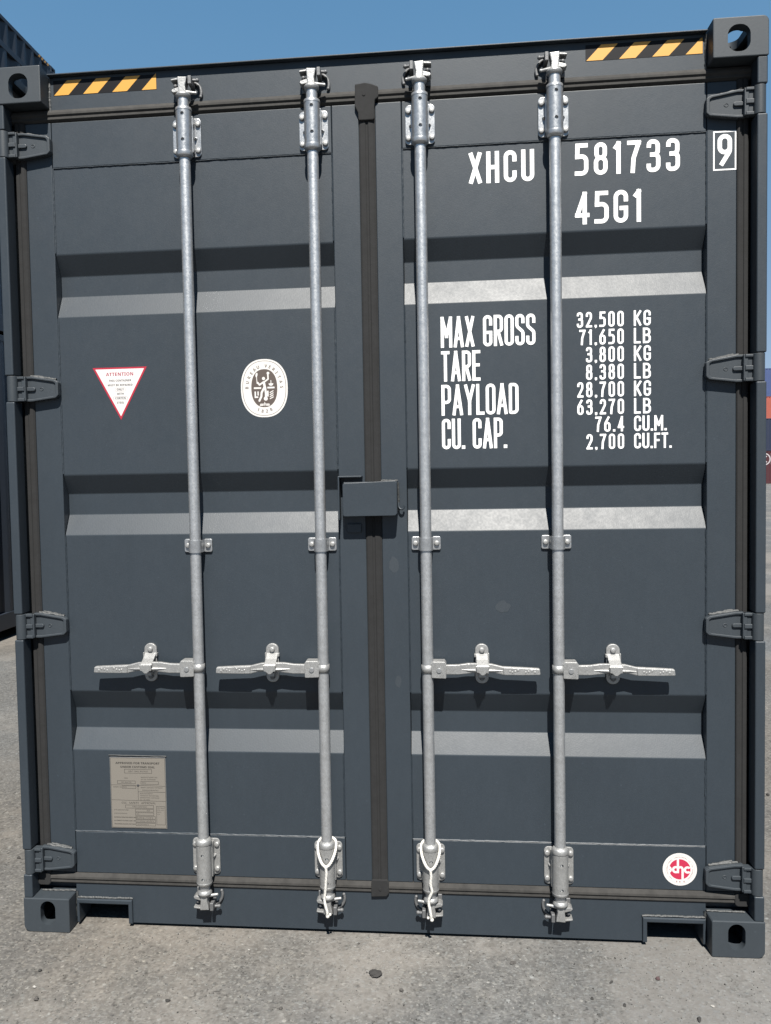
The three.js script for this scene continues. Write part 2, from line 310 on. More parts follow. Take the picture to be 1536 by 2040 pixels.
// corrugated wall profile along t from 0 to L, depth measured inwards (negative)
function corrugation(L, pitch, depth, flatOut, slope) {
  const p = [[0, 0]]; let t = 0.09; const n = Math.floor((L - 0.18) / pitch);
  const off = (L - 0.18 - n * pitch) / 2; t += off;
  for (let i = 0; i < n; i++) { p.push([t + flatOut / 2, 0], [t + flatOut / 2 + slope, -depth], [t + pitch - flatOut / 2 - slope, -depth], [t + pitch - flatOut / 2, 0]); t += pitch; }
  p.push([L, 0]); return p;
}
function shell(parent, mat, L, opts = {}) {
  for (const s of [-1, 1]) {
    const prof = corrugation(L - 0.30, 0.278, 0.036, 0.072, 0.068), X = s * (CW - 0.006);
    const lowerG = sheet(prof, 0.172, CH - 0.075, (t, d, a) => [X + s * d, a, -0.15 - t], 0.002);
    // the pressed bevel where each corrugation runs out below the top rail
    part('side_wall', lowerG, mat, parent);
    new MB().box(s * (CW - 0.062), s * (CW - 0.002), CH - 0.078, CH - 0.016, -L + 0.175, -0.175, 0.004).mesh('top_side_rail', mat, parent);
    new MB().box(s * (CW - 0.050), s * (CW - 0.001), 0.016, 0.176, -L + 0.175, -0.175, 0.004).mesh('bottom_side_rail', mat, parent);
    if (opts.posts !== false) for (const e of [0, 1]) new MB().box(s * (CW - 0.10), s * (CW - 0.002), 0.116, CH - 0.116, e ? -L + 0.004 : -0.160, e ? -L + 0.160 : -0.004, 0.006).mesh('corner_post', mat, parent);
  }
  const rp = corrugation(L - 0.30, 0.209, 0.020, 0.091, 0.014);
  part('roof', sheet(rp, -CW + 0.06, CW - 0.06, (t, d, a) => [a, CH - 0.016 + d, -0.15 - t], 0.002), mat, parent);
  new MB().box(-CW + 0.05, CW - 0.05, 0.150, 0.185, -L + 0.05, -0.12).mesh('floor', M.timber, parent);
  const ep = corrugation(2 * CW - 0.20, 0.25, 0.045, 0.11, 0.018);
  const ends = opts.ends || [1];
  for (const e of ends) {
    part('end_wall', sheet(ep, 0.12, CH - 0.11, (t, d, a) => [-CW + 0.10 + t, a, e ? -L + 0.03 - d : -0.03 + d], 0.002), mat, parent);
    const z0 = e ? -L + 0.010 : -0.10, z1 = e ? -L + 0.10 : -0.010;
    new MB().box(-CW + 0.163, CW - 0.163, CH - 0.112, CH - 0.012, z0, z1, 0.003).mesh('end_rail', mat, parent);
    new MB().box(-CW + 0.163, CW - 0.163, 0.014, 0.130, z0, z1, 0.003).mesh('end_rail', mat, parent);
  }
}

// ------------------------------------------------------------------ the container in front
const box = thing('shipping_container', 'dark grey high shipping container with closed doors, four galvanised locking bars and white lettering', 'container');
const Z0 = -0.058, ZP = -0.062; // door frame plane, door panel plane
castings(box, M.casting, CL);
shell(box, M.paint, CL, { posts: false, ends: [1] });
for (const s of [-1, 1]) new MB().box(s * (CW - 0.10), s * (CW - 0.002), 0.116, CH - 0.116, -CL + 0.004, -CL + 0.160, 0.006).mesh('corner_post', M.paint, box);

// header and sill
{
  const hd = new MB(); hd.box(-1.055, 1.055, 2.752, 2.880, -0.170, Z0, 0.003); hd.box(-1.186, 1.186, 2.700, 2.790, -0.20, -0.082);
  const header = hd.mesh('door_header', M.paint, box);
  const lip = new MB().box(-1.054, 1.054, 2.8805, 2.8850, -0.172, Z0 + 0.0180, 0.0015).mesh('rain_lip', M.paint, header);
  for (const s of [-1, 1]) new MB().bead([s * 1.0525, 2.758, Z0 + 0.001], [s * 1.0525, 2.876, Z0 + 0.001], 0.0042).mesh('weld_bead', M.weld, header);
  // hazard markers: black strip with yellow slanting bars
  for (const s of [-1, 1]) {
    const x0 = s < 0 ? -1.039 : 0.691, x1 = s < 0 ? -0.687 : 1.044, y0 = 2.820, y1 = 2.869, g = new MB().ext([[x0, y0], [x1, y0], [x1, y1], [x0, y1]], Z0 + 0.0002, Z0 + 0.0006);
    const st = g.mesh('hazard_sticker', M.black, header), w = 0.050, p = 0.1000, sl = 0.046;
    for (let k = 0; k < 4; k++) {
      const a = x0 + 0.002 + k * p; let q = [[a, y0 + 0.001], [a + w, y0 + 0.001], [a + w + sl, y1 - 0.001], [a + sl, y1 - 0.001]];
      if (a + w > x1) q = [[a, y0 + 0.001], [x1 - 0.0005, y0 + 0.001], [x1 - 0.0005, y0 + 0.001 + (x1 - a) / sl * (y1 - y0 - 0.002)]];
      else if (a + w + sl > x1) { const f = (x1 - a - w) / sl; q = [[a, y0 + 0.001], [a + w, y0 + 0.001], [x1 - 0.0005, y0 + 0.001 + f * (y1 - y0 - 0.002)], [x1 - 0.0005, y1 - 0.001], [a + sl, y1 - 0.001]]; }
      new MB().ext(q, Z0 + 0.0008, Z0 + 0.0011).mesh('yellow_bar', M.yellow, header);
    }
  }
}
{
  const y0 = 0.013, y1 = 0.150, pk = [[-1.046, -0.868], [0.870, 1.048]], ty = 0.079;
  const s = []; s.push([-1.055, y1], [-1.055, y0]); for (const [a, b] of pk) { s.push([a, y0], [a, ty], [b, ty], [b, y0]); } s.push([1.055, y0], [1.055, y1]);
  // drop zero-width legs at the ends
  const sill = new MB().ext(s, -0.150, Z0).box(-1.186, 1.186, 0.120, 0.185, -0.22, -0.085).mesh('door_sill', M.paint, box);
  for (const [a, b] of pk) {
    const inner = [[a - 0.006, y0 - 0.001], [a - 0.006, ty + 0.016], [b + 0.014, ty + 0.016], [b + 0.014, y0 - 0.001], [b, y0 - 0.001], [b, ty], [a + 0.003, ty], [a + 0.003, y0 - 0.001]];
    if (a > 0) for (const p of inner) p[0] = a + b - p[0];
    new MB().ext(a > 0 ? inner.reverse() : inner, -0.14, Z0 + 0.010, 0.0035).mesh('lashing_pocket', M.paint, sill);
    const xs = a > 0 ? [a - 0.014, b + 0.004] : [a - 0.004, b + 0.014];
    new MB().bead([xs[0], ty + 0.019, Z0 + 0.002], [xs[1], ty + 0.019, Z0 + 0.002], 0.0045).mesh('weld_bead', M.weld, sill);
  }
  for (const sx of [-1, 1]) { new MB().bead([sx * 1.058, 0.121, Z0 + 0.001], [sx * 1.175, 0.121, Z0 + 0.004], 0.004).mesh('weld_bead', M.weld, sill); new MB().bead([sx * 1.0525, 0.03, Z0 + 0.002], [sx * 1.0525, 0.12, Z0 + 0.002], 0.0042).mesh('weld_bead', M.weld, sill); }
}
// front corner posts: outer strip broken at each hinge, channel wall behind
const HY = [2.654, 1.852, 1.051, 0.241];
for (const s of [-1, 1]) {
  const post = new MB().box(s * 1.140, s * 1.214, 0.116, 2.78, -0.23, -0.098).box(s * 1.196, s * 1.2165, 0.116, 2.78, -0.098, -0.040).mesh('corner_post', M.paint, box);
  const cuts = [2.779, ...HY.flatMap(y => [y + 0.0435, y - 0.0435]), 0.117];
  for (let i = 0; i < cuts.length; i += 2) new MB().box(s * 1.187, s * 1.2175, cuts[i + 1], cuts[i], -0.060, -0.003, 0.005).mesh('post_strip', M.paint, post);
}

// gaskets
const gasketProfile = w => fillet([[-w / 2, -0.02], [-w / 2, 0.003], [-w * 0.40, 0.0065], [-w * 0.13, 0.0080], [-w * 0.06, 0.0045], [w * 0.04, 0.0045], [w * 0.10, 0.0080], [w * 0.36, 0.0065], [w / 2, 0.002], [w / 2, -0.02]], 0.0015, 3);
function gasketV(x, w, y0, y1, name) { const g = new THREE.ExtrudeGeometry(new THREE.Shape(gasketProfile(w).map(p => new THREE.Vector2(p[0], -p[1]))), { depth: y1 - y0, bevelEnabled: false }); g.rotateX(-Math.PI / 2); g.translate(x, y0, Z0); return new MB().add(g).mesh(name, M.rubber, box); }
const horizontalProfile = (yc, up) => fillet([[yc + up * 0.022, -0.02], [yc + up * 0.020, 0.001], [yc + up * 0.009, 0.0085], [yc + up * 0.002, 0.0095], [yc - up * 0.004, 0.0050], [yc - up * 0.012, 0.0060], [yc - up * 0.019, -0.003], [yc - up * 0.019, -0.02]], 0.002, 3);
function gasketH(yc, x0, x1) { const prof = horizontalProfile(yc, 1); const g = new THREE.ExtrudeGeometry(new THREE.Shape(prof.map(p => new THREE.Vector2(-p[1], p[0]))), { depth: x1 - x0, bevelEnabled: false }); g.rotateY(Math.PI / 2); g.translate(x0, 0, Z0); return new MB().add(g).mesh('door_gasket', M.dustyRubber, box); }
const cg = gasketV(0.0035, 0.052, 0.150, 2.770, 'door_gasket');
gasketV(-1.1605, 0.036, 0.155, 2.735, 'door_gasket'); gasketV(1.1625, 0.034, 0.155, 2.735, 'door_gasket');
gasketH(2.754, -1.186, -0.030); gasketH(2.754, 0.040, 1.186); gasketH(0.1635, -1.178, -0.024); gasketH(0.1635, 0.032, 1.178);
{
  const t = new MB().ext(fillet([[-0.032, 2.790], [0.000, 2.794], [0.020, 2.789], [0.042, 2.780], [0.042, 2.746], [0.031, 2.738], [0.0285, 2.712], [0.0285, 2.676], [-0.0225, 2.676], [-0.0235, 2.700], [-0.034, 2.722]], 0.006, 3), Z0 - 0.012, Z0 + 0.0135, 0.003).mesh('gasket_corner', M.rubber, cg);
  new MB().rod([-0.004, 2.757, Z0 + 0.012], [-0.004, 2.757, Z0 + 0.0152], 0.0055, 0.0048, 12).mesh('rivet', M.rubber, cg);
  new MB().ext(fillet([[-0.026, 0.136], [0.026, 0.139], [0.0335, 0.150], [0.0335, 0.182], [0.028, 0.195], [-0.0215, 0.195], [-0.026, 0.182]], 0.006, 3), Z0 - 0.012, Z0 + 0.0125, 0.003).mesh('gasket_corner', M.rubber, cg);
  new MB().rod([0.004, 0.163, Z0 + 0.011], [0.004, 0.163, Z0 + 0.0142], 0.0055, 0.0048, 12).mesh('rivet', M.rubber, cg);
  for (const s of [-1, 1]) { new MB().ext(stadium(s * 1.166, 0.163, 0.046, 0.044, 0.012), Z0 - 0.012, Z0 + 0.0105, 0.003).mesh('gasket_corner', M.rubber, cg); }
}

// doors: stiles, rails and a corrugated panel welded between
const corr = [[2.300, 2.234, 2.166, 2.092], [1.561, 1.496, 1.425, 1.356], [0.821, 0.753, 0.684, 0.615]], REC = 0.036;
const doors = [];
for (const s of [-1, 1]) {
  const d = new THREE.Group(); d.name = 'door'; box.add(d); doors.push(d);
  const xo0 = s < 0 ? -1.1430 : 1.1460, xo1 = s < 0 ? -1.0535 : 1.0575, xi0 = s < 0 ? -0.1105 : 0.1135, xi1 = s < 0 ? -0.0225 : 0.0295;
  new MB().box(xo0, xo1, 0.184, 2.734, -0.150, Z0, 0.003).mesh('door_stile', M.paint, d);
  new MB().box(xi0, xi1, 0.184, 2.734, -0.150, Z0, 0.003).mesh('door_stile', M.paint, d);
  const rx0 = Math.min(xo1, xi0) + 0.0015, rx1 = Math.max(xo1, xi0) - 0.0015;
  new MB().box(rx0, rx1, 2.5855, 2.734, -0.145, Z0 - 0.0005, 0.003).mesh('door_rail', M.paint, d);
  new MB().box(rx0, rx1, 0.184, 0.3295, -0.145, Z0 - 0.0005, 0.003).mesh('door_rail', M.paint, d);
  const pr = [[2.590, ZP]]; for (const c of corr) pr.push([c[0], ZP, 0.016], [c[1], ZP - REC, 0.010], [c[2], ZP - REC, 0.008], [c[3], ZP, 0.012]); pr.push([0.325, ZP]);
  part('corrugated_panel', sheet(fillet(pr, 0.01, 5), rx0, rx1, (y, z, a) => [a, y, z], -0.0025, 6), M.paint, d);
  for (const [a, b] of [[xo1, xi0]]) for (const x of [a, b]) {
    const sg = x === a ? Math.sign(b - a) : Math.sign(a - b);
    const w = new MB(); const ys = [2.5855, ...corr.flatMap(c => [c[0] + 0.004, c[3] - 0.004]), 0.331];
    for (let i = 0; i < ys.length; i += 2) w.bead([x + sg * 0.0015, ys[i], ZP + 0.0012], [x + sg * 0.0015, ys[i + 1], ZP + 0.0012], 0.0028, 0.012);
    w.mesh('weld_bead', M.paint, d);
  }
  new MB().bead([rx0, 2.5845, ZP + 0.0012], [rx1, 2.5845, ZP + 0.0012], 0.0026, 0.014).mesh('weld_bead', M.paint, d);
  new MB().bead([rx0, 0.3308, ZP + 0.0010], [rx1, 0.3308, ZP + 0.0010], 0.0030, 0.016).mesh('weld_bead', M.paint, d);
}

// hinges
const hingeGeo = (() => { // right-hand hinge in local coordinates, y = 0 at its middle
  const b = new MB();
  const out = [[1.168, 0.0425], [1.140, 0.0425], [1.060, 0.0290], [1.0485, 0.022], [1.0485, -0.022], [1.058, -0.031], [1.140, -0.0415], [1.168, -0.0415]].reverse();
  b.ext(fillet(out, 0.006, 3, true), -0.0575, -0.0400, 0.003);
  const rim = new THREE.Shape(fillet(out, 0.006, 3, true).map(p => new THREE.Vector2(...p)));
  const inn = [[1.162, 0.0345], [1.139, 0.0345], [1.066, 0.0225], [1.0585, 0.018], [1.0585, -0.018], [1.065, -0.0245], [1.139, -0.0335], [1.162, -0.0335]];
  rim.holes.push(new THREE.Path(fillet(inn, 0.005, 3, true).map(p => new THREE.Vector2(...p))));
  b.ext(rim, -0.041, -0.0340, 0.002);
  b.ext(stadium(1.154, 0.000, 0.052, 0.013, 0.0064), -0.041, -0.0335, 0.002);
  // neck stepping out to the knuckle, with two pockets between three ribs
  b.box(1.160, 1.196, -0.040, 0.041, -0.048, -0.0245, 0.003);
  for (const [y, h] of [[0.037, 0.009], [0.0, 0.014], [-0.036, 0.010]]) b.ext([[1.160, y - h / 2], [1.198, y - h / 2], [1.198, y + h / 2], [1.160, y + h / 2]], -0.040, -0.0180, 0.002);
  b.box(1.156, 1.170, -0.0405, 0.0415, -0.045, -0.0220, 0.003);
  b.lathe([[0, -0.0425], [0.0165, -0.0425], [0.0175, -0.041], [0.0175, 0.041], [0.0165, 0.0425], [0, 0.0425]], 1.1995, -0.0205, 24);
  const t = new THREE.TorusGeometry(0.0048, 0.0012, 6, 16); t.scale(1.25, 1, 1); t.translate(1.108, 0, -0.0398); b.add(t);
  return b;
})();
for (const s of [-1, 1]) {
  const g = hingeGeo.geometry(new THREE.Matrix4().makeScale(s, 1, 1));
  for (const y of HY) {
    const h = part('hinge', g, M.casting, box, 0, y, 0);
    const w = new MB(); w.bead([s * 1.150, 0.0445, -0.049], [s * 1.062, 0.031, -0.053], 0.0050, 0.007); w.bead([s * 1.135, 0.0465, -0.054], [s * 1.075, 0.034, -0.0555], 0.0042, 0.008);
    w.mesh('weld_bead', M.weld, h);
    new MB().rod([s * 1.2005, -0.047, -0.026], [s * 1.2005, 0.047, -0.026], 0.007).mesh('hinge_pin', M.casting, h);
  }
}

// ------------------------------------------------------------------ locking bars
const ZR = -0.022, RR = 0.0180;
const boltGeo = (() => { const b = new MB(); b.lathe([[0, 0.0085], [0.0055, 0.0082], [0.0082, 0.0068], [0.0088, 0.004], [0.0088, 0]], 0, 0, 16); return clean(b.geometry(), new THREE.Matrix4().makeRotationX(Math.PI / 2)); })(); boxUV(boltGeo);
function sleeve(yc, v) { // guide bracket: plate, saddle, barrel with collars and two drain holes; v mirrors vertically
  const g = new THREE.LatheGeometry([[0, -0.078], [0.0190, -0.078], [0.0235, -0.073], [0.0272, -0.0695], [0.0275, -0.058], [0.0258, -0.0565], [0.0256, -0.0560], [0.0256, 0.0720], [0.0262, 0.0725], [0.0268, 0.0740], [0.0255, 0.0820], [0.0190, 0.0860], [0, 0.0860]].map(p => new THREE.Vector2(...p)), 32);
  g.translate(0, 0, ZR);
  const hs = []; for (const y of [0.058, -0.024]) { const c = new THREE.CylinderGeometry(0.0058, 0.0058, 0.03, 10); c.rotateX(Math.PI / 2); c.translate(0.002, y, ZR + 0.0176); hs.push(c); }
  const b = new MB(); b.add(minus(g, hs));
  b.ext(stadium(0, 0, 0.094, 0.124, 0.013), -0.0570, -0.0525, 0.0015);
  for (const s of [-1, 1]) {
    b.ext(s > 0 ? [[0.020, -0.055], [0.0275, -0.055], [0.0275, 0.060], [0.020, 0.060]] : [[-0.0275, -0.055], [-0.020, -0.055], [-0.020, 0.060], [-0.0275, 0.060]], -0.053, -0.028, 0.002);
    const c = new THREE.ConeGeometry(0.0065, 0.016, 8); c.rotateX(Math.PI / 2); c.translate(s * 0.0300, -0.004, -0.046); b.add(c);
  }
  return b.geometry(new THREE.Matrix4().makeTranslation(0, yc, 0).multiply(new THREE.Matrix4().makeScale(1, v, 1)));
}
const sleeveTop = sleeve(2.655, 1), sleeveBottom = sleeve(0.258, -1);
function camGeo(s, v) { // locking cam on the bar end; local u towards the handle, w outwards from the door
  const b = new MB(), z = ZR;
  b.lathe([[0.0185, -0.010], [0.0215, -0.008], [0.0245, -0.001], [0.0240, 0.003], [0.0190, 0.009], [0, 0.012]], 0, z, 24);
  b.ext([[-0.0125, 0.004], [0.0105, 0.004], [0.0125, 0.030], [0.0145, 0.048], [0.0135, 0.0565], [-0.0155, 0.0545], [-0.0140, 0.042], [-0.0105, 0.026]], z - 0.016, z + 0.014, 0.0025);
  b.ext([[0.006, 0.0515], [0.006, 0.0575], [0.038, 0.0530], [0.038, 0.0485]].reverse(), z - 0.026, z + 0.006, 0.0012); // upper fork
  b.ext([[0.006, 0.0130], [0.006, 0.0280], [0.034, 0.0205], [0.0375, 0.0140], [0.030, 0.0090]].reverse(), z - 0.026, z + 0.008, 0.0018); // lower fork
  b.rod([-0.008, 0.010, z + 0.004], [-0.040, 0.0085, z - 0.004], 0.0062, 0.0045, 12); b.ball(-0.0405, 0.0085, z - 0.004, 0.0050);
  return b.geometry(new THREE.Matrix4().makeScale(s, v, 1));
}
function keeperGeo(s, v) { // cam keeper welded to header or sill
  const b = new MB();
  b.box(-0.030, -0.018, 0.033, 0.0600, Z0 + 0.0008, -0.012, 0.0025); // post
  b.rod([-0.030, 0.051, -0.030], [-0.043, 0.052, -0.034], 0.0050, 0.0050, 10); b.ball(-0.0440, 0.052, -0.034, 0.0066);
  const pts = []; for (let i = 0; i <= 10; i++) { const a = (112 + 88 * i / 10) * Math.PI / 180; pts.push([-0.016 + 0.036 * Math.cos(a), 0.020 + 0.036 * Math.sin(a), -0.0520]); }
  b.tube(pts, 0.0050, 8, 24); b.ball(pts[10][0], pts[10][1], -0.052, 0.0054);
  b.box(0.018, 0.036, -0.004, 0.046, Z0 + 0.0008, -0.049, 0.003); // second lug behind the fork
  b.rod([0.022, 0.0345, -0.050], [0.0260, 0.0345, -0.028], 0.0066, 0.0058, 12); b.ball(0.0262, 0.0345, -0.028, 0.0062);
  return b.geometry(new THREE.Matrix4().makeScale(s, v, 1));
}
function handleGeos(s) {
  const m = new THREE.Matrix4().makeScale(s, 1, 1), r = {};
  { const b = new MB(); // hub clamped round the bar
    b.ext(fillet([[0.0120, 0.886], [0.0590, 0.884], [0.0600, 0.932], [0.0545, 0.9395], [0.0165, 0.9395], [0.0120, 0.931]], 0.003, 2, true), -0.047, -0.0035, 0.002);
    b.lathe([[0, 0.900], [0.0205, 0.900], [0.0205, 0.926], [0, 0.926]], 0, ZR, 24); r.hub = b.geometry(m);
    const p = new MB(); p.ext(stadium(0.0365, 0.9105, 0.0160, 0.0160, 0.0079), -0.004, -0.0005, 0.001); r.rivet = p.geometry(m); }
  { const b = new MB(); // forged handle
    const up = [[0.052, 0.9265], [0.098, 0.9275], [0.128, 0.9320], [0.170, 0.9325], [0.205, 0.9305], [0.240, 0.9220], [0.300, 0.9195], [0.356, 0.9165]], lo = [[0.3580, 0.8955], [0.300, 0.8945], [0.243, 0.8945], [0.222, 0.9000], [0.175, 0.9050], [0.130, 0.8990], [0.100, 0.8955], [0.052, 0.8955]];
    b.ext(fillet([...up, ...lo].reverse(), 0.004, 3, true), -0.0260, -0.0130, 0.0025, 6);
    b.ext(fillet([[0.240, 0.9205], [0.300, 0.9182], [0.3565, 0.9153], [0.3585, 0.8965], [0.300, 0.8953], [0.243, 0.8955]].reverse(), 0.003, 3, true), -0.020, -0.0095, 0.002);
    b.rod([0.108, 0.911, -0.0150], [0.172, 0.9100, -0.0105], 0.0022, 0.0065, 10); b.rod([0.172, 0.9100, -0.0105], [0.243, 0.9080, -0.0150], 0.0065, 0.0022, 10);
    for (const x of [0.262, 0.270, 0.279, 0.288, 0.312, 0.321, 0.331, 0.341]) b.ball(x, 0.9075 + Math.sin(x * 900) * 0.0035, -0.0096, 0.0034, 1.2, 0.35);
    r.arm = b.geometry(m); }
  { const b = new MB(), c = 0.1755; // catch on the door: base plate, hooked flap over the handle, rest below it
    b.ext(stadium(c, 0.9225, 0.0430, 0.130, 0.0205), -0.0618, -0.0525, 0.002);
    b.box(c + 0.019, c + 0.0235, 0.925, 0.958, -0.0600, -0.045, 0.001); b.box(c - 0.0245, c - 0.019, 0.945, 0.9555, -0.0600, -0.046, 0.001);
    const prof = [[-0.0525, 0.9560], [-0.030, 0.9400], [-0.0060, 0.9280], [0.0010, 0.9200], [0.0005, 0.9060], [-0.0045, 0.9050], [-0.0065, 0.9190], [-0.0300, 0.9300], [-0.0525, 0.9440]];
    const g = new THREE.ExtrudeGeometry(new THREE.Shape(prof.map(p => new THREE.Vector2(-p[0], p[1]))), { depth: 0.034, bevelEnabled: true, bevelThickness: 0.002, bevelSize: 0.001, bevelOffset: -0.001, bevelSegments: 2 }); g.rotateY(Math.PI / 2); g.translate(c - 0.017, 0, 0); b.add(g);
    b.ext([[c - 0.0225, 0.9265], [c + 0.0225, 0.9265], [c + 0.0150, 0.9060], [c + 0.004, 0.8965], [c - 0.004, 0.8965], [c - 0.0150, 0.9060]].reverse(), -0.0060, 0.0010, 0.002);
    b.box(c - 0.0115, c + 0.0115, 0.8835, 0.8960, -0.055, -0.0230, 0.0015);
    r.catchPlate = b.geometry(m); }
  return r;
}
function clampGeo() {
  const b = new MB();
  b.add(clean(new THREE.CylinderGeometry(0.0225, 0.0225, 0.040, 28)), new THREE.Matrix4().makeTranslation(0, 1.318, ZR));
  for (const s of [-1, 1]) { b.box(s * 0.0225, s * 0.0200, 1.298, 1.338, -0.060, ZR - 0.004); b.ext(stadium(s * 0.0335, 1.318, 0.0275, 0.0440, 0.006), -0.0618, -0.0545, 0.0015); }
  return b.geometry();
}
const clampG = clampGeo();
const barX = [-0.5875, -0.1685, 0.1735, 0.5905];
barX.forEach((x, i) => {
  const s = i < 2 ? -1 : 1, bar = new THREE.Group(); bar.name = 'locking_bar'; bar.position.set(x, 0, 0); box.add(bar);
  new MB().rod([0, 0.140, ZR], [0, 2.775, ZR], RR, RR, 28).mesh('rod', M.rod, bar);
  part('guide_bracket', sleeveTop, M.zinc, bar); part('guide_bracket', sleeveBottom, M.forged, bar);
  for (const [sx, y] of [[-1, 2.6965], [1, 2.6965], [-1, 2.6120], [1, 2.6120], [-1, 0.300], [1, 0.300], [-1, 0.216], [1, 0.216]]) part('bolt', boltGeo, M.forged, bar, sx * 0.0375, y, -0.0527);
  const ct = part('locking_cam', camGeo(s, 1), M.forged, bar); ct.position.y = 2.777; const cb = part('locking_cam', camGeo(s, -1), M.forged, bar); cb.position.y = 0.147;
  part('cam_keeper', keeperGeo(s, 1), M.keeper, bar, 0, 2.777); part('cam_keeper', keeperGeo(s, -1), M.keeper, bar, 0, 0.147);
  part('clamp', clampG, M.zinc, bar); for (const sx of [-1, 1]) part('bolt', boltGeo, M.forged, bar, sx * 0.0345, 1.318, -0.0547);
  const h = handleGeos(s); part('handle_hub', h.hub, M.forged, bar); part('rivet', h.rivet, M.zinc, bar); part('handle', h.arm, M.forged, bar); part('handle_catch', h.catchPlate, M.forged, bar);
  for (const y of [0.9680, 0.8760]) part('bolt', boltGeo, y > 0.9 ? M.forged : M.keeper, bar, s * 0.1755, y, -0.0530);
});

// lock box over the door joint, with its guard on the other door and a seal hook
{
  const y0 = 1.411, y1 = 1.521, L = new MB();
  L.ext(fillet([[-0.0915, y0], [0.0760, y0 + 0.001], [0.0825, y0 + 0.006], [0.0835, y1 - 0.004], [0.078, y1 + 0.003], [-0.0880, y1 - 0.003], [-0.0915, y1 - 0.007]], 0.006, 3, true), -0.0075, -0.0025, 0.0015); // face
  L.box(-0.088, 0.082, y1 - 0.0045, y1 + 0.0005, Z0 + 0.011, -0.004, 0.0015); // top
  L.box(0.0775, 0.0832, y0 + 0.006, y1, Z0 + 0.001, -0.004, 0.0015); // side on the right door
  const lock = L.mesh('lock_box', M.paint, box);
  new MB().bead([0.030, y1 + 0.003, Z0 + 0.010], [0.084, y1 + 0.002, Z0 + 0.004], 0.0045).bead([0.0855, y1 - 0.004, Z0 + 0.005], [0.0855, y0 + 0.016, Z0 + 0.005], 0.0042).mesh('weld_bead', M.weld, lock);
  const g = new MB(); // guard plate of the left door
  g.box(-0.1080, -0.1030, 1.402, 1.541, Z0 + 0.0005, -0.010, 0.0015); g.box(-0.1075, -0.0305, 1.5365, 1.5415, Z0 + 0.0005, -0.012, 0.0015);
  g.mesh('guard_plate', M.paint, box);
  new MB().box(-0.084, -0.038, 1.356, 1.384, Z0 + 0.0004, Z0 + 0.010, 0.0015).mesh('stop_block', M.paint, box);
  new MB().tube([[0.0865, 1.452, Z0 + 0.010], [0.0868, 1.441, Z0 + 0.012], [0.0895, 1.4335, Z0 + 0.014], [0.0960, 1.4305, Z0 + 0.016], [0.1020, 1.4340, Z0 + 0.0165], [0.1045, 1.4420, Z0 + 0.0165]], 0.0032, 8, 30).mesh('seal_hook', M.paint, box);
}

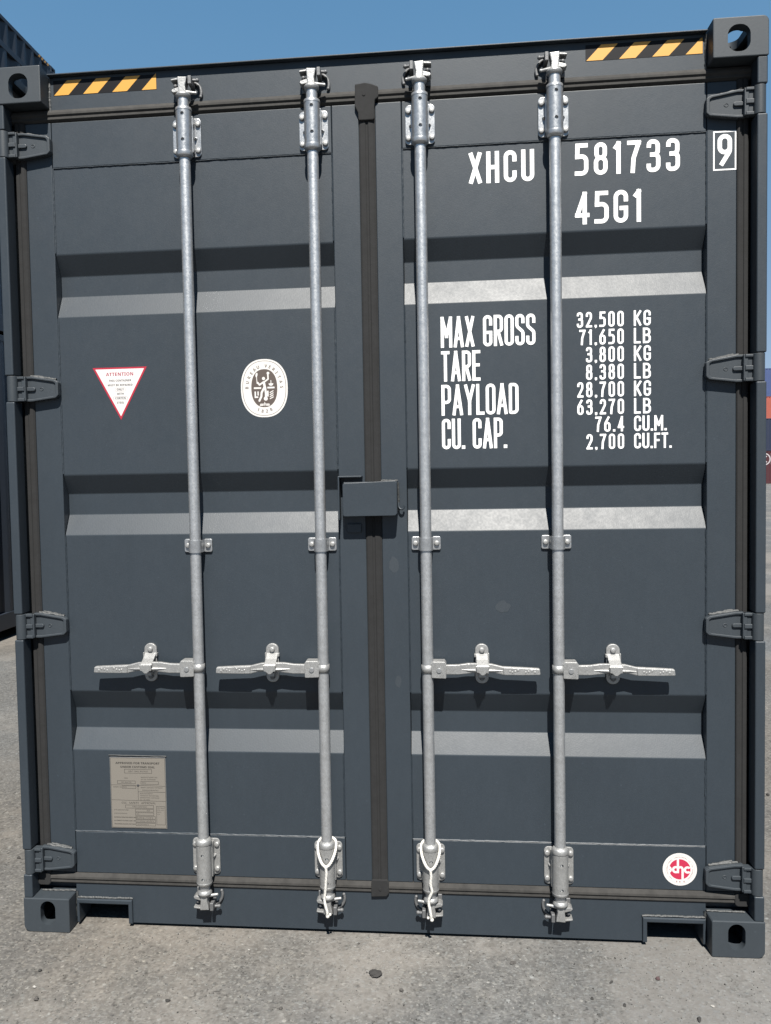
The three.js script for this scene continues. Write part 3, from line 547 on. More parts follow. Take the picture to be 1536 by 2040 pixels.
// ------------------------------------------------------------------ lettering (stroke font, flat print)
const r5 = 0.5, GL = {
  X: [1, [[0, 1], [1, 0]], [[1, 1], [0, 0]]], H: [1, [[0, 0], [0, 1]], [[1, 0], [1, 1]], [[0, 0.5], [1, 0.5]]],
  C: [1, [[1, 0.74], [1, 1, r5], [0, 1, r5], [0, 0, r5], [1, 0, r5], [1, 0.26]]], U: [1, [[0, 1], [0, 0, r5], [1, 0, r5], [1, 1]]],
  5: [1, [[0.95, 1], [0.08, 1], [0.05, 0.60], [1, 0.62, r5], [1, 0, r5], [0, 0.01]]], 8: [1, 'c', [[0.06, 1, r5], [0.94, 1, r5], [0.94, 0.53, r5], [0.06, 0.53, r5]], 'c', [[0, 0.53, r5], [1, 0.53, r5], [1, 0, r5], [0, 0, r5]]],
  1: [0.62, [[0.1, 0.86], [0.78, 1], [0.78, 0]]], 7: [1, [[0, 1], [1, 1], [0.45, 0.45, 0.6], [0.36, 0]]],
  3: [1, [[0.02, 0.86], [0.04, 1, r5], [0.95, 1, r5], [0.95, 0.54, r5], [0.36, 0.54]], [[0.4, 0.54], [1, 0.54, r5], [1, 0, r5], [0, 0, r5], [0, 0.15]]],
  4: [1, [[0.74, 0], [0.74, 1], [0, 0.25], [1, 0.25]]], G: [1, [[1, 0.74], [1, 1, r5], [0, 1, r5], [0, 0, r5], [1, 0, r5], [1, 0.44], [0.58, 0.44]]],
  9: [1, 'c', [[0, 1, r5], [1, 1, r5], [1, 0.42, r5], [0, 0.42, r5]], [[1, 0.75], [1, 0.45, 0.8], [0.22, 0]]], M: [1.25, [[0, 0], [0, 1], [0.5, 0.34], [1, 1], [1, 0]]],
  A: [1.1, [[0, 0], [0.5, 1], [1, 0]], [[0.2, 0.26], [0.8, 0.26]]], R: [1, [[0, 0], [0, 1], [1, 1, r5], [1, 0.47, r5], [0, 0.47]], [[0.45, 0.47], [1, 0]]],
  O: [1, 'c', [[0, 0, r5], [0, 1, r5], [1, 1, r5], [1, 0, r5]]], 0: [1, 'c', [[0, 0, r5], [0, 1, r5], [1, 1, r5], [1, 0, r5]]],
  S: [1, [[1, 0.78], [1, 1, r5], [0, 1, r5], [0, 0.62, 0.7], [1, 0.42, 0.7], [1, 0, r5], [0, 0, r5], [0, 0.22]]], T: [0.95, [[0, 1], [1, 1]], [[0.5, 1], [0.5, 0]]], E: [0.9, [[1, 1], [0, 1], [0, 0], [1, 0]], [[0, 0.52], [0.88, 0.52]]],
  P: [1, [[0, 0], [0, 1], [1, 1, r5], [1, 0.42, r5], [0, 0.42]]], Y: [1.1, [[0, 1], [0.5, 0.45], [1, 1]], [[0.5, 0.45], [0.5, 0]]], L: [0.85, [[0, 1], [0, 0], [1, 0]]],
  D: [1, 'c', [[0, 0, 0.12], [0, 1, 0.12], [1, 1, r5], [1, 0, r5]]], K: [1.05, [[0, 0], [0, 1]], [[1, 1], [0, 0.36]], [[0.32, 0.56], [1, 0]]], F: [0.88, [[0, 0], [0, 1], [1, 1]], [[0, 0.52], [0.85, 0.52]]],
  B: [1, [[0, 0], [0, 1], [0.93, 1, r5], [0.93, 0.53, r5], [0, 0.53]], [[0, 0.53], [1, 0.53, r5], [1, 0, r5], [0, 0]]], 2: [1, [[0.02, 0.8], [0.02, 1, r5], [0.98, 1, r5], [0.98, 0.62, 0.6], [0.02, 0], [1, 0]]],
  6: [1, 'c', [[0, 0.58, r5], [1, 0.58, r5], [1, 0, r5], [0, 0, r5]], [[0, 0.25], [0, 0.55, 0.8], [0.78, 1]]], '.': [0.3, 'dot'], ',': [0.3, 'comma'], ' ': [0.62],
};
function ribbon(pts, w, closed, z, out) {
  const P = []; for (const p of pts) { const l = P[P.length - 1]; if (!l || Math.hypot(p[0] - l[0], p[1] - l[1]) > 1e-5) P.push(p); }
  const n = P.length, L = [], R = [];
  for (let i = 0; i < n; i++) {
    const a = closed ? P[(i + n - 1) % n] : P[Math.max(0, i - 1)], b = P[i], c = closed ? P[(i + 1) % n] : P[Math.min(n - 1, i + 1)];
    let d1 = [b[0] - a[0], b[1] - a[1]], d2 = [c[0] - b[0], c[1] - b[1]]; const l1 = Math.hypot(...d1), l2 = Math.hypot(...d2);
    if (l1 < 1e-9) d1 = d2.map(v => v / l2); else d1 = d1.map(v => v / l1); if (l2 < 1e-9) d2 = d1; else d2 = d2.map(v => v / l2);
    let mx = -(d1[1] + d2[1]), my = d1[0] + d2[0]; const ml = Math.hypot(mx, my) || 1; mx /= ml; my /= ml; const k = Math.min(2.6, 1 / Math.max(0.2, mx * -d1[1] + my * d1[0])) * w / 2;
    L.push([b[0] + mx * k, b[1] + my * k]); R.push([b[0] - mx * k, b[1] - my * k]);
  }
  for (let i = 0; i < (closed ? n : n - 1); i++) { const j = (i + 1) % n; out.push(...R[i], z, ...R[j], z, ...L[j], z, ...R[i], z, ...L[j], z, ...L[i], z); }
}
function lettering(text, x0, x1, y0, y1, z, stroke, parent, gapF = 0.30, mat = M.white, widthFixed) {
  const H = y1 - y0, pos = [], ws = [...text].map(c => GL[c][0]), tot = ws.reduce((a, b) => a + b, 0) + gapF * (text.length - 1);
  const unit = widthFixed || (x1 - x0) / tot; let x = widthFixed ? x1 - unit * tot : x0, zi = z;
  [...text].forEach((c, k) => {
    const g = GL[c], w = ws[k] * unit, st = stroke; let closed = false;
    const X = u => x + st / 2 + u * (w - st), Y = v => y0 + st / 2 + v * (H - st);
    for (let q = 1; q < g.length; q++) {
      const s = g[q];
      if (s === 'c') { closed = true; continue; }
      if (s === 'dot' || s === 'comma') { const a = x + w / 2 - st * 0.55, b = a + st * 1.1, t = y0 + st * 1.1; pos.push(a, y0, zi, b, y0, zi, b, t, zi, a, y0, zi, b, t, zi, a, t, zi); if (s === 'comma') { const m = y0 - st * 0.55; pos.push(b, y0, zi, a + st * 0.45, y0, zi, a + st * 0.2, m, zi); } continue; }
      const pts = s.map(p => [X(p[0]), Y(p[1]), p[2] ? p[2] * Math.max(w - st, 0.001) : 0]);
      if (closed) { ribbon(fillet(pts, 0, 8, true), st, true, zi, pos); zi += 0.00005; closed = false; continue; }
      // strokes break at sharp corners; every end reaches half a stroke further
      let from = 0;
      for (let e = 1; e < pts.length; e++) if (e === pts.length - 1 || !pts[e][2]) {
        const seg = pts.slice(from, e + 1).map(p => [...p]);
        for (const q2 of [0, seg.length - 1]) { const o = seg[q2 === 0 ? 1 : q2 - 1], dx = seg[q2][0] - o[0], dy = seg[q2][1] - o[1], l = Math.hypot(dx, dy), k = Math.abs(dx) > 0.15 * l && Math.abs(dy) > 0.15 * l ? 0.42 : 0.5; seg[q2] = [seg[q2][0] + dx / l * st * k, seg[q2][1] + dy / l * st * k, 0]; seg[q2][1] = Math.max(y0, Math.min(y1, seg[q2][1])); }
        ribbon(fillet(seg, 0, 8), st, false, zi, pos); zi += 0.00005; from = e;
      }
    }
    x += w + gapF * unit;
  });
  const o = new THREE.Mesh(boxUV(flat(pos)), mat); o.name = 'lettering'; parent.add(o); return o;
}
const ZT = ZP + 0.0005, D = doors[1];
lettering('XHCU', 0.3265, 0.531, 2.4635, 2.5625, ZT, 0.0132, D, 0.36);
lettering('581733', 0.6565, 0.977, 2.4715, 2.5715, ZT, 0.0132, D, 0.40);
lettering('45G1', 0.6570, 0.862, 2.3205, 2.4215, ZT, 0.0132, D, 0.34);
lettering('9', 1.0885, 1.1315, 2.4780, 2.5740, Z0 + 0.0006, 0.0132, D);
{ const a = 1.0775, b = 1.1420, c = 2.4665, d = 2.5815, pos = []; ribbon([[a, c], [b, c], [b, d], [a, d]], 0.0042, true, Z0 + 0.0006, pos); const o = new THREE.Mesh(boxUV(flat(pos)), M.white); o.name = 'lettering'; D.add(o); }
lettering('MAX GROSS', 0.2300, 0.5305, 1.9490, 2.0480, ZT, 0.0100, D, 0.16);
lettering('TARE', 0.2300, 0.3555, 1.8405, 1.9380, ZT, 0.0100, D, 0.14);
lettering('PAYLOAD', 0.2295, 0.4755, 1.7310, 1.8300, ZT, 0.0100, D, 0.14);
lettering('CU. CAP.', 0.2295, 0.4370, 1.6225, 1.7205, ZT, 0.0100, D, 0.14);
[['32,500', 'KG', 0.836, 0.888], ['71,650', 'LB', 0.836, 0.888], ['3,800', 'KG', 0.836, 0.888], ['8,380', 'LB', 0.836, 0.888], ['28,700', 'KG', 0.836, 0.888], ['63,270', 'LB', 0.836, 0.888], ['76.4', 'CU.M.', 0.836, 0.936], ['2,700', 'CU.FT.', 0.836, 0.951]].forEach(([a, b, u0, u1], i) => {
  const y1 = 2.0465 - i * 0.0551, y0 = y1 - 0.0485;
  lettering(a, 0, 0.8050, y0, y1, ZT, 0.0066, D, 0.42, M.white, 0.0196); lettering(b, u0, u1, y0, y1, ZT, 0.0066, D, b.length > 2 ? 0.2 : 0.3);
});

// ------------------------------------------------------------------ stickers and plate (flat print)
function canvasMat(w, h, draw, rough = 0.45) {
  const c = document.createElement('canvas'); c.width = w; c.height = h; const x = c.getContext('2d'); draw(x, w, h);
  const t = new THREE.CanvasTexture(c); t.colorSpace = THREE.SRGBColorSpace; t.magFilter = THREE.LinearFilter; return new THREE.MeshStandardMaterial({ map: t, roughness: rough });
}
function decal(name, shapePts, bx, mat, z, parent, curve) { // flat shape with uv over its bounding box bx = [x0,x1,y0,y1]
  const g = new THREE.ShapeGeometry(shapePts instanceof THREE.Shape ? shapePts : new THREE.Shape(shapePts.map(p => new THREE.Vector2(...p))), curve || 40), p = g.attributes.position, uv = g.attributes.uv;
  for (let i = 0; i < p.count; i++) uv.setXY(i, (p.getX(i) - bx[0]) / (bx[1] - bx[0]), (p.getY(i) - bx[2]) / (bx[3] - bx[2]));
  g.translate(0, 0, z); const o = new THREE.Mesh(g, mat); o.name = name; parent.add(o); return o;
}
{ // warning triangle
  const bx = [-0.9375, -0.7495, 1.7440, 1.9195];
  const mat = canvasMat(512, 478, (x, w, h) => {
    x.fillStyle = '#8c1a2c'; x.fillRect(0, 0, w, h); x.fillStyle = '#b4b2b0'; x.beginPath(); x.moveTo(26, 15); x.lineTo(w - 26, 15); x.lineTo(w / 2, h - 32); x.closePath(); x.fill();
    x.textAlign = 'center'; x.fillStyle = '#7a1f34'; x.font = 'bold 42px sans-serif'; x.save(); x.translate(w / 2, 78); x.scale(1.12, 1); x.fillText('ATTENTION', 0, 0); x.restore();
    x.fillStyle = '#1f1a1c'; x.font = 'bold 26px sans-serif'; x.fillText('THIS CONTAINER', w / 2, 130); x.fillText('MUST BE REPAIRED', w / 2, 171); x.fillText('ONLY', w / 2, 211); x.fillText('WITH', w / 2, 250); x.fillText('CORTEN', w / 2, 290); x.fillText('STEEL', w / 2, 331);
    x.strokeStyle = '#6b6264'; x.lineWidth = 2.5; x.beginPath(); x.roundRect(w / 2 - 48, 187, 96, 31, 8); x.stroke(); x.beginPath(); x.roundRect(w / 2 - 67, 266, 134, 31, 8); x.stroke();
  });
  decal('warning_sticker', [[bx[0], bx[3]], [(bx[0] + bx[1]) / 2, bx[2]], [bx[1], bx[3]]], bx, mat, ZP + 0.0006, doors[0]);
}
{ // oval class sticker
  const cx = -0.3520, cy = 1.8360, rx = 0.0785, ry = 0.0955, bx = [cx - rx, cx + rx, cy - ry, cy + ry], pts = [];
  for (let i = 0; i < 72; i++) { const a = i / 72 * Math.PI * 2, c = Math.cos(a), s = Math.sin(a); pts.push([cx + rx * Math.sign(c) * Math.pow(Math.abs(c), 0.86), cy + ry * Math.sign(s) * Math.pow(Math.abs(s), 0.86)]); }
  const mat = canvasMat(512, 624, (x, w, h) => {
    const br = '#463d38', wh = '#b2b0ad'; x.fillStyle = wh; x.fillRect(0, 0, w, h);
    const sup = (a, b) => { x.beginPath(); for (let i = 0; i <= 90; i++) { const t = i / 90 * Math.PI * 2, c = Math.cos(t), s = Math.sin(t); x.lineTo(w / 2 + a * Math.sign(c) * Math.pow(Math.abs(c), 0.87), h / 2 + b * Math.sign(s) * Math.pow(Math.abs(s), 0.87)); } x.closePath(); };
    x.strokeStyle = br; x.lineWidth = 5; sup(236, 292); x.stroke(); x.fillStyle = br; sup(142, 204); x.fill();
    x.font = 'bold 48px sans-serif'; x.textAlign = 'center'; x.textBaseline = 'middle'; const T = 'BUREAU VERITAS';
    [...T].forEach((c, i) => { const a = Math.PI * (1.02 + 0.96 * i / (T.length - 1)); x.save(); x.translate(w / 2 + 190 * Math.cos(a), h / 2 + 8 + 248 * Math.sin(a)); x.rotate(Math.atan2(Math.sin(a) * 190, Math.cos(a) * 248) + Math.PI / 2); x.fillText(c, 0, 0); x.restore(); });
    [...'1828'].forEach((c, i) => { const a = Math.PI * (0.62 - 0.24 * i / 3); x.save(); x.translate(w / 2 + 190 * Math.cos(a), h / 2 + 248 * Math.sin(a)); x.rotate(Math.atan2(Math.sin(a) * 190, Math.cos(a) * 248) - Math.PI / 2); x.fillText(c, 0, 0); x.restore(); });
    x.strokeStyle = wh; x.fillStyle = wh; x.lineCap = 'round'; x.lineJoin = 'round';
    const ln = (lw, ...p) => { x.lineWidth = lw; x.beginPath(); p.forEach((q, i) => i ? x.lineTo(...q) : x.moveTo(...q)); x.stroke(); };
    x.beginPath(); x.arc(250, 208, 17, 0, 7); x.fill(); x.beginPath(); x.arc(300, 152, 15, 0, 7); x.fill();
    ln(26, [252, 250], [262, 300]); ln(18, [250, 245], [205, 275], [185, 250]); ln(16, [264, 240], [300, 215], [298, 165]); ln(22, [258, 300], [225, 360], [222, 400], [200, 445]); ln(22, [266, 305], [272, 370], [272, 415]);
    ln(8, [178, 260], [174, 190]); x.beginPath(); x.ellipse(174, 168, 11, 24, 0.2, 0, 7); x.fill();
    x.fillRect(142, 300, 80, 18); x.fillRect(290, 298, 78, 18); x.beginPath(); x.arc(330, 262, 26, 0, Math.PI); x.fill(); x.fillRect(326, 228, 8, 40);
    x.fillRect(148, 345, 16, 70); x.fillRect(148, 398, 40, 16); x.fillRect(180, 345, 14, 44); x.fillRect(284, 340, 18, 62); for (let k = 0; k < 4; k++) ln(10, [318, 360 + k * 22], [352, 342 + k * 22]);
    x.beginPath(); x.arc(270, 424, 22, 0, 7); x.fill(); ln(8, [210, 482], [305, 482]); ln(8, [258, 465], [258, 500]); ln(12, [208, 494], [240, 494]); ln(12, [276, 494], [308, 494]);
  });
  decal('oval_sticker', pts, bx, mat, ZP + 0.0006, doors[0]);
}
{ // approval plate, riveted
  const cx = -0.8235, y0 = 0.3445, y1 = 0.5900, w0 = 0.197;
  const pl = new MB().ext([[cx - w0 / 2, y0], [cx + w0 / 2, y0], [cx + w0 / 2, y1 + 0.002], [cx - w0 / 2, y1 + 0.002]], ZP + 0.0006, ZP + 0.0020, 0.0004).mesh('approval_plate', M.zinc, doors[0]);
  const mat = canvasMat(768, 960, (x, w, h) => {
    x.fillStyle = '#625e58'; x.fillRect(0, 0, w, h); x.fillStyle = x.strokeStyle = '#141312'; x.lineWidth = 4; x.textBaseline = 'middle';
    const t = (s, px, py, sz, al = 'left', sc = 1, b = '') => { x.font = `${b}${sz}px sans-serif`; x.textAlign = al; x.save(); x.translate(px, py); x.scale(sc, 1); x.fillText(s, 0, 0); x.restore(); };
    const bxr = (a, b, c, d) => x.strokeRect(a, b, c - a, d - b), l = (a, b, c, d) => { x.beginPath(); x.moveTo(a, b); x.lineTo(c, d); x.stroke(); };
    x.strokeRect(6, 6, w - 12, h - 12);
    t('APPROVED FOR TRANSPORT', w / 2, 76, 40, 'center', 1.16, 'bold '); t('UNDER CUSTOMS SEAL', w / 2, 128, 40, 'center', 1.12, 'bold '); bxr(200, 160, 578, 212); t('GB/C 19422 BV/2025', 390, 187, 28, 'center', 1.05);
    t('TYPE', 216, 284, 22, 'center', 1.2); bxr(96, 318, 346, 356); t('XHC-40HC-BV', 220, 338, 24, 'center'); t("MANUFACTURER'S NO.", 424, 268, 22, 'left', 1.05); t('OF THE CONTAINER', 424, 298, 22, 'left', 1.05); bxr(424, 322, 668, 360); t('XHCU', 436, 342, 24);
    l(6, 376, 380, 376); l(380, 376, 762, 384); t("OWNER'S No.", 36, 402, 20); bxr(160, 386, 352, 420); t('XHCU', 170, 404, 22); l(382, 360, 382, 578);
    t('TIMBER COMPONENT TREATMENT', 416, 406, 20); t('IM/RADALEUM-RR/2025', 440, 442, 21); l(384, 464, 758, 468); ['MANUFACTURED BY', 'CHANGZHOU XINHUACHANG', 'INTERNATIONAL CONTAINERS', 'CO., LTD CHINA'].forEach((s, i) => t(s, 404, 488 + i * 28, 20));
    l(6, 580, 760, 590); t('CSC   SAFETY   APPROVAL', w / 2, 618, 38, 'center', 1.12); bxr(200, 648, 590, 690); t('F/BV/12345/2025', 396, 670, 26, 'center');
    t('DATE MANUFACTURED', 36, 716, 20); bxr(336, 702, 590, 738); t('2025', 490, 721, 22); t('IDENTIFICATION NO.', 36, 764, 20); bxr(336, 750, 590, 786); t('XHC', 350, 769, 22);
    ['MAXIMUM OPERATING GROSS MASS', 'ALLOWABLE STACKING LOAD 1.8G', 'TRANSVERSE RACKING TEST FORCE'].forEach((s, i) => { t(s, 36, 816 + i * 46, 20, 'left', 0.92, 'bold '); bxr(340, 800 + i * 46, 612, 836 + i * 46); }); t('32,500 kg | 71,650 lb', 352, 819, 22, 'left', 1.1); t('211,350 kg | 465,950 lb', 352, 865, 22, 'left', 1.02); t('150,000 newtons', 352, 911, 22);
    bxr(630, 660, 748, 910); ['FIRST MAINT.', 'EXAM. DATE', 'MM/YY', '2030'].forEach((s, i) => t(s, 640, 682 + i * 28, 17));
  }, 0.5);
  const bx = [cx - w0 / 2 + 0.001, cx + w0 / 2 - 0.001, y0 + 0.001, y1 + 0.001];
  decal('plate_print', [[bx[0], bx[2]], [bx[1], bx[2]], [bx[1], bx[3]], [bx[0], bx[3]]], bx, mat, 0, pl).position.z = ZP + 0.0024;
  new MB().ball(cx + 0.000, 0.4945, ZP + 0.0022, 0.0042, 1, 0.6).mesh('rivet', M.dark, pl);
  new MB().bead([cx - w0 / 2 - 0.003, y1 + 0.0085, ZP + 0.002], [cx + w0 / 2 + 0.004, y1 + 0.0065, ZP + 0.002], 0.0022, 0.02).mesh('sealant_bead', M.weld, pl);
}
{ // round red logo sticker
  const cx = 0.9745, cy = 0.2535, r = 0.0535, bx = [cx - r, cx + r, cy - r, cy + r], s = new THREE.Shape(); s.absarc(cx, cy, r, 0, Math.PI * 2);
  const mat = canvasMat(512, 512, (x, w, h) => {
    x.fillStyle = '#b4b1ae'; x.fillRect(0, 0, w, h); x.strokeStyle = '#806c6a'; x.lineWidth = 3; x.beginPath(); x.arc(256, 256, 222, 0, 7); x.stroke();
    x.fillStyle = '#96203a'; x.beginPath(); x.arc(256, 256, 160, 0, 7); x.fill();
    x.strokeStyle = '#b4b1ae'; x.lineWidth = 34; x.lineCap = 'butt';
    x.beginPath(); x.arc(196, 262, 40, 0.8, 5.5); x.stroke(); x.beginPath(); x.arc(80, 262, 40, -1.5, 1.5); x.stroke(); x.beginPath(); x.arc(372, 262, 40, 0.7, 5.6); x.stroke();
    x.beginPath(); x.moveTo(228, 70); x.lineTo(228, 316); x.stroke(); x.beginPath(); x.moveTo(228, 262); x.quadraticCurveTo(232, 222, 266, 222); x.quadraticCurveTo(298, 222, 298, 268); x.lineTo(298, 450); x.stroke();
    x.fillStyle = '#6f5a58'; x.font = 'bold 28px sans-serif'; x.textAlign = 'center'; x.textBaseline = 'middle'; const T = 'XHC INTERNATIONAL CONTAINERS CO LTD CHANGZHOU';
    [...T].forEach((c, i) => { const a = Math.PI * (0.72 + 1.56 * i / (T.length - 1)); x.save(); x.translate(256 + 192 * Math.cos(a), 256 + 192 * Math.sin(a)); x.rotate(a + Math.PI / 2); x.fillText(c, 0, 0); x.restore(); });
    x.fillStyle = '#5f3236'; for (const [a, b] of [[210, 448], [256, 452], [320, 446]]) { x.fillRect(a - 11, b - 11, 22, 5); x.fillRect(a - 9, b - 2, 18, 5); x.fillRect(a - 2, b - 12, 5, 24); x.fillRect(a - 11, b + 7, 22, 4); }
  });
  decal('round_sticker', s, bx, mat, Z0 + 0.0004, doors[1], 48);
}

// pale scuffs rubbed into the door paint
M.scuff = paint(0.0245, 0.0305, 0.0370, 0.5);
for (const [x, y, w, h, z, d] of [[0.419, 1.108, 0.024, 0.020, ZP, 1], [0.066, 1.247, 0.018, 0.030, Z0, 1], [0.075, 0.86, 0.012, 0.022, Z0, 1]]) {
  const pts = []; for (let i = 0; i < 14; i++) { const a = i / 14 * Math.PI * 2, q = rr(0.75, 1.1); pts.push([x + w * q * Math.cos(a), y + h * q * Math.sin(a)]); }
  decal('scuff', fillet(pts, 0.006, 3, true), [0, 1, 0, 1], M.scuff, z + 0.0004, doors[d]);
}

// ------------------------------------------------------------------ twisted ropes hanging on the two middle bars
function rope(bi, label) {
  const X = barX[bi], g = thing('rope', label, 'rope', 'rope loops on the middle locking bars'); g.position.set(X, 0, 0);
  const strand = (pts, name, r = 0.0026, off = 0.0026, twist = 0.017) => {
    const c = new THREE.CatmullRomCurve3(pts.map(p => new THREE.Vector3(...p)), false, 'centripetal'), L = c.getLength(), n = Math.ceil(L / 0.0022), F = c.computeFrenetFrames(n, false), b = new MB();
    for (let k = 0; k < 3; k++) { const q = []; for (let i = 0; i <= n; i++) { const p = c.getPointAt(i / n), a = i / n * L / twist * Math.PI * 2 + k * Math.PI * 2 / 3; p.addScaledVector(F.normals[i], Math.cos(a) * off).addScaledVector(F.binormals[i], Math.sin(a) * off); q.push(p); } b.add(new THREE.TubeGeometry(new THREE.CatmullRomCurve3(q), n, r, 6, false)); }
    return b.mesh(name, M.rope, g);
  };
  const R = 0.033, f = ZR + 0.0325, d = bi === 1 ? 1 : -1;
  strand([[0.003, 0.258, f + 0.002], [-0.012, 0.270, f], [-0.0245, 0.292, ZR + 0.021], [-0.0300, 0.312, ZR + 0.004], [-0.0260, 0.330, ZR - 0.017], [0, 0.338, ZR - 0.026], [0.0260, 0.330, ZR - 0.017], [0.0300, 0.312, ZR + 0.004], [0.0245, 0.292, ZR + 0.021], [0.012, 0.270, f], [-0.003, 0.258, f + 0.002]], 'loop');
  strand([[0, 0.262, f + 0.004], [0.001, 0.240, f + 0.003], [-0.001, 0.215, f + 0.002], [-0.003 * d, 0.190, f + 0.0005], [-0.006, 0.165, f - 0.002], [-0.0075, 0.148, f - 0.002], [-0.004, 0.130, f + 0.001], [0.001 * d, 0.110, f + 0.001], [0.000, 0.096, f - 0.002]], 'tail', 0.0025, 0.0025, 0.015);
  new MB().ball(0.002, 0.0945, f - 0.002, 0.0062, 1, 0.9).ball(0.010 * d + 0.0, 0.100, f - 0.003, 0.0045).mesh('knot', M.rope, g);
}
rope(1, 'white twisted rope looped round the locking bar left of the door joint'); rope(2, 'white twisted rope looped round the locking bar right of the door joint');

// ------------------------------------------------------------------ other containers
function makeContainer(mat, label, group, x, y, z, turn, extra) {
  const c = thing('shipping_container', label, 'container', group);
  castings(c, mat, CL); shell(c, mat, CL, { ends: [0, 1] });
  c.position.set(x, y, z); c.rotation.y = turn; if (extra) extra(c); return c;
}
function copyContainer(src, label, group, x, y, z, mat) { const c = src.clone(); c.name = numbered('shipping_container'); c.userData = { ...src.userData, label, category: 'container', group }; c.position.set(x, y, z); if (mat) c.traverse(o => { if (o.isMesh && o.name !== 'floor') o.material = mat; }); scene.add(c); return c; }
M.neighbour = paint(0.0165, 0.0215, 0.0300, 0.5);
const AX = -4.00 - CW, BX = -6.45 - CW, zA = 0.45, base = 0.08, step = CH + 0.003;
const gA = 'grey containers stacked to the left';
const a0 = makeContainer(M.neighbour, 'dark grey container at the bottom of the two-high stack', gA, AX, base, zA, 0);
copyContainer(a0, 'dark grey container on top of the two-high stack', gA, AX, base + step, zA);
['dark grey container at the bottom of the three-high stack', 'dark grey container in the middle of the three-high stack', 'dark grey container with hazard strip on its top rail crowning the three-high stack'].forEach((l, k) => {
  const c = copyContainer(a0, l, gA, BX, base + k * step, zA);
  if (k === 2) for (let q = 0; q < 4; q++) new MB().ext([[0, 0], [0.05, 0], [0.09, 0.05], [0.04, 0.05]], 0, 0.0006).mesh('yellow_bar', M.yellow, c, new THREE.Matrix4().makeTranslation(CW - 0.0008, CH - 0.072, -CL + 0.62 - q * 0.1).multiply(new THREE.Matrix4().makeRotationY(Math.PI / 2)));
});
// timber sleepers keep the stacks off the ground
for (const [sx, n] of [[AX, 2], [BX, 3]]) {
  for (const z of [zA - 0.10, zA - CL + 0.10]) { const t = new MB().box(-1.28, 1.28, 0.0, 0.08, -0.11, 0.11, 0.006).mesh(numbered('timber_sleeper'), M.timber, scene); t.position.set(sx, 0, z); tag(t, n === 2 ? 'brown timber sleeper under the two-high grey stack' : 'brown timber sleeper under the three-high grey stack', 'sleeper', 'timber sleepers under the ' + n + '-high stack'); }
}
// far stacks across the yard
{
  const P = { maroon: paint(0.040, 0.010, 0.013, 0.55), navy: paint(0.010, 0.015, 0.034, 0.55), orange: paint(0.23, 0.058, 0.040, 0.55), blue: paint(0.035, 0.054, 0.130, 0.55) };
  const gF = 'coloured containers stacked across the yard', gR = 'containers in the rear far stack';
  const m = makeContainer(P.maroon, 'maroon container with a white circled letter standing on the ground across the yard', gF, 24.2 + CL, 0, -75.2, Math.PI / 2, c => {
    const o = lettering('P', 0, 0.62, 0, 1.02, 0, 0.17, c, 0.3); const ring = []; const arc = (r, a0, a1, w) => { const p = []; for (let i = 0; i <= 36; i++) { const a = a0 + (a1 - a0) * i / 36; p.push([r * Math.cos(a), r * Math.sin(a)]); } ribbon(p, w, false, 0, ring); };
    arc(0.50, 0, Math.PI * 2 - 0.001, 0.10); arc(0.29, 0.75, Math.PI * 2 - 0.75, 0.13);
    const k = new THREE.Mesh(boxUV(flat(ring)), M.white); k.name = 'emblem'; c.add(k); k.material = o.material = M.faded;
  });
  // the long side facing the camera: local +x of the container points to world -z after the turn, so print on local -x
  m.children.filter(o => o.name === 'lettering' || o.name === 'emblem').forEach(o => { o.rotation.y = -Math.PI / 2; });
  copyContainer(m, 'navy blue container on top of the maroon one across the yard', gF, 24.2 + CL, CH, -75.2, P.navy).children.filter(o => o.name === 'lettering' || o.name === 'emblem').forEach(o => o.removeFromParent());
  const zr = -87.6, low = copyContainer(m, 'lowest navy container of the rear far stack', gR, 28.5 + CL, 0, zr, P.navy); low.children.filter(o => o.name === 'lettering' || o.name === 'emblem').forEach(o => o.removeFromParent());
  copyContainer(low, 'second navy container of the rear far stack', gR, 28.5 + CL, CH, zr, P.navy);
  copyContainer(low, 'orange container showing above the navy one across the yard', gF, 28.5 + CL, CH * 2, zr, P.orange);
  copyContainer(low, 'blue container topmost of the far coloured stacks', gF, 28.5 + CL, CH * 3, zr, P.blue);
  // place the print on the face towards the camera
  const e = m.children.find(o => o.name === 'emblem'), l = m.children.find(o => o.name === 'lettering');
  e.position.set(-CW - 0.006, 2.18, -7.62); l.position.set(-CW - 0.006, 1.70, -7.04);
}

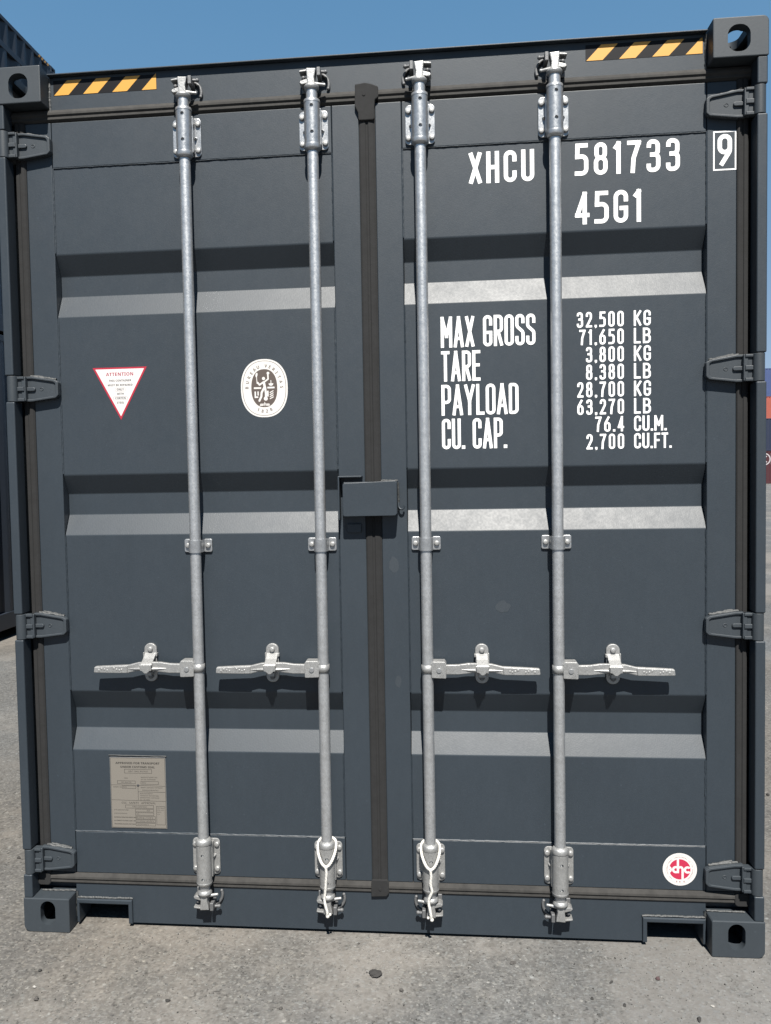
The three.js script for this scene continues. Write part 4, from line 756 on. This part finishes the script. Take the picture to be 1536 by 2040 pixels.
// ------------------------------------------------------------------ loose stones and grit
{
  const base2 = new THREE.IcosahedronGeometry(1, 1);
  const mats = [[0.019, 0.018, 0.017], [0.042, 0.039, 0.036], [0.20, 0.193, 0.18], [0.044, 0.024, 0.025]].map(c => new THREE.MeshStandardMaterial({ color: new THREE.Color().setRGB(...c), roughness: 0.9 }));
  const stones = [[0.002, 0.166, 0.0225, 0, 'flat dark stone chip lying before the door joint', 0.30], [0.429, 0.077, 0.013, 1], [0.924, 0.313, 0.014, 0], [0.857, 0.131, 0.012, 3], [0.732, 0.261, 0.010, 0], [-1.054, 0.217, 0.011, 0], [-0.996, 0.357, 0.013, 1], [-1.17, 0.056, 0.007, 0], [-0.6, 0.335, 0.011, 0], [0.715, 0.155, 0.010, 0], [-1.516, -0.524, 0.011, 0], [1.736, -1.352, 0.016, 0], [-0.066, 0.000, 0.007, 1], [0.086, 0.240, 0.012, 1], [0.644, 0.237, 0.009, 0], [-0.259, 0.346, 0.009, 1], [-1.03, 0.30, 0.009, 2], [0.30, 0.02, 0.006, 2], [-0.42, 0.06, 0.006, 2], [0.98, 0.25, 0.008, 2]];
  for (const [x, z, r0, k, label, fl] of stones) {
    const r = label ? r0 : r0 * 0.68;
    const g = base2.clone(), p = g.attributes.position, s1 = rnd() * 9, ky = fl || rr(0.4, 0.6), kz = rr(0.5, 0.8);
    for (let i = 0; i < p.count; i++) { const a = p.getX(i), b = p.getY(i), c = p.getZ(i), f = 1 + 0.22 * Math.sin(a * 3.1 + s1) + 0.18 * Math.sin(b * 4.3 + c * 2.7 + s1 * 2); p.setXYZ(i, a * f * r, b * f * r * ky, c * f * r * kz); }
    g.computeBoundingBox(); g.translate(0, -g.boundingBox.min.y - 0.0008, 0); const gg = clean(g); gg.computeVertexNormals(); boxUV(gg);
    const o = new THREE.Mesh(gg, mats[k]); o.name = numbered('stone'); o.position.set(x, 0, z); o.rotation.y = rnd() * 6; scene.add(o);
    tag(o, label || ['small dark stone lying loose on the asphalt before the doors', 'small grey stone lying loose on the asphalt before the doors', 'small pale stone lying loose on the asphalt before the doors', 'small reddish stone lying loose on the asphalt before the doors'][k], 'stone', label ? undefined : ['dark', 'grey', 'pale', 'reddish'][k] + ' stones on the asphalt');
  }
  const N = 5200, im = new THREE.InstancedMesh(new THREE.IcosahedronGeometry(1, 0), new THREE.MeshStandardMaterial({ color: 0xffffff, roughness: 0.95 }), N), mt = new THREE.Matrix4(), q = new THREE.Quaternion(), col = new THREE.Color();
  for (let i = 0; i < N; i++) {
    const left = i % 4 === 0, x = left ? rr(-4, -1.15) : rr(-1.5, 2.2), z = left ? rr(-6, 0.5) : rr(-0.04, 0.55), r = rr(0.0010, 0.0026) * (rnd() < 0.05 ? 1.7 : 1);
    q.setFromEuler(new THREE.Euler(rnd() * 6, rnd() * 6, rnd() * 6)); mt.compose(new THREE.Vector3(x, r * 0.35, z), q, new THREE.Vector3(r, r * rr(0.5, 0.9), r * rr(0.6, 1))); im.setMatrixAt(i, mt);
    const t = rnd() < 0.35 ? rr(0.02, 0.045) : rr(0.075, 0.15); col.setRGB(t, t * 0.97, t * 0.91); im.setColorAt(i, col);
  }
  im.name = 'loose_grit'; im.userData.kind = 'stuff'; im.userData.label = 'fine loose grit scattered over the asphalt'; im.userData.category = 'grit'; scene.add(im);
}

scene.traverse(o => { if (o.isMesh) { o.castShadow = true; o.receiveShadow = true; } });
renderer.render(scene, camera);
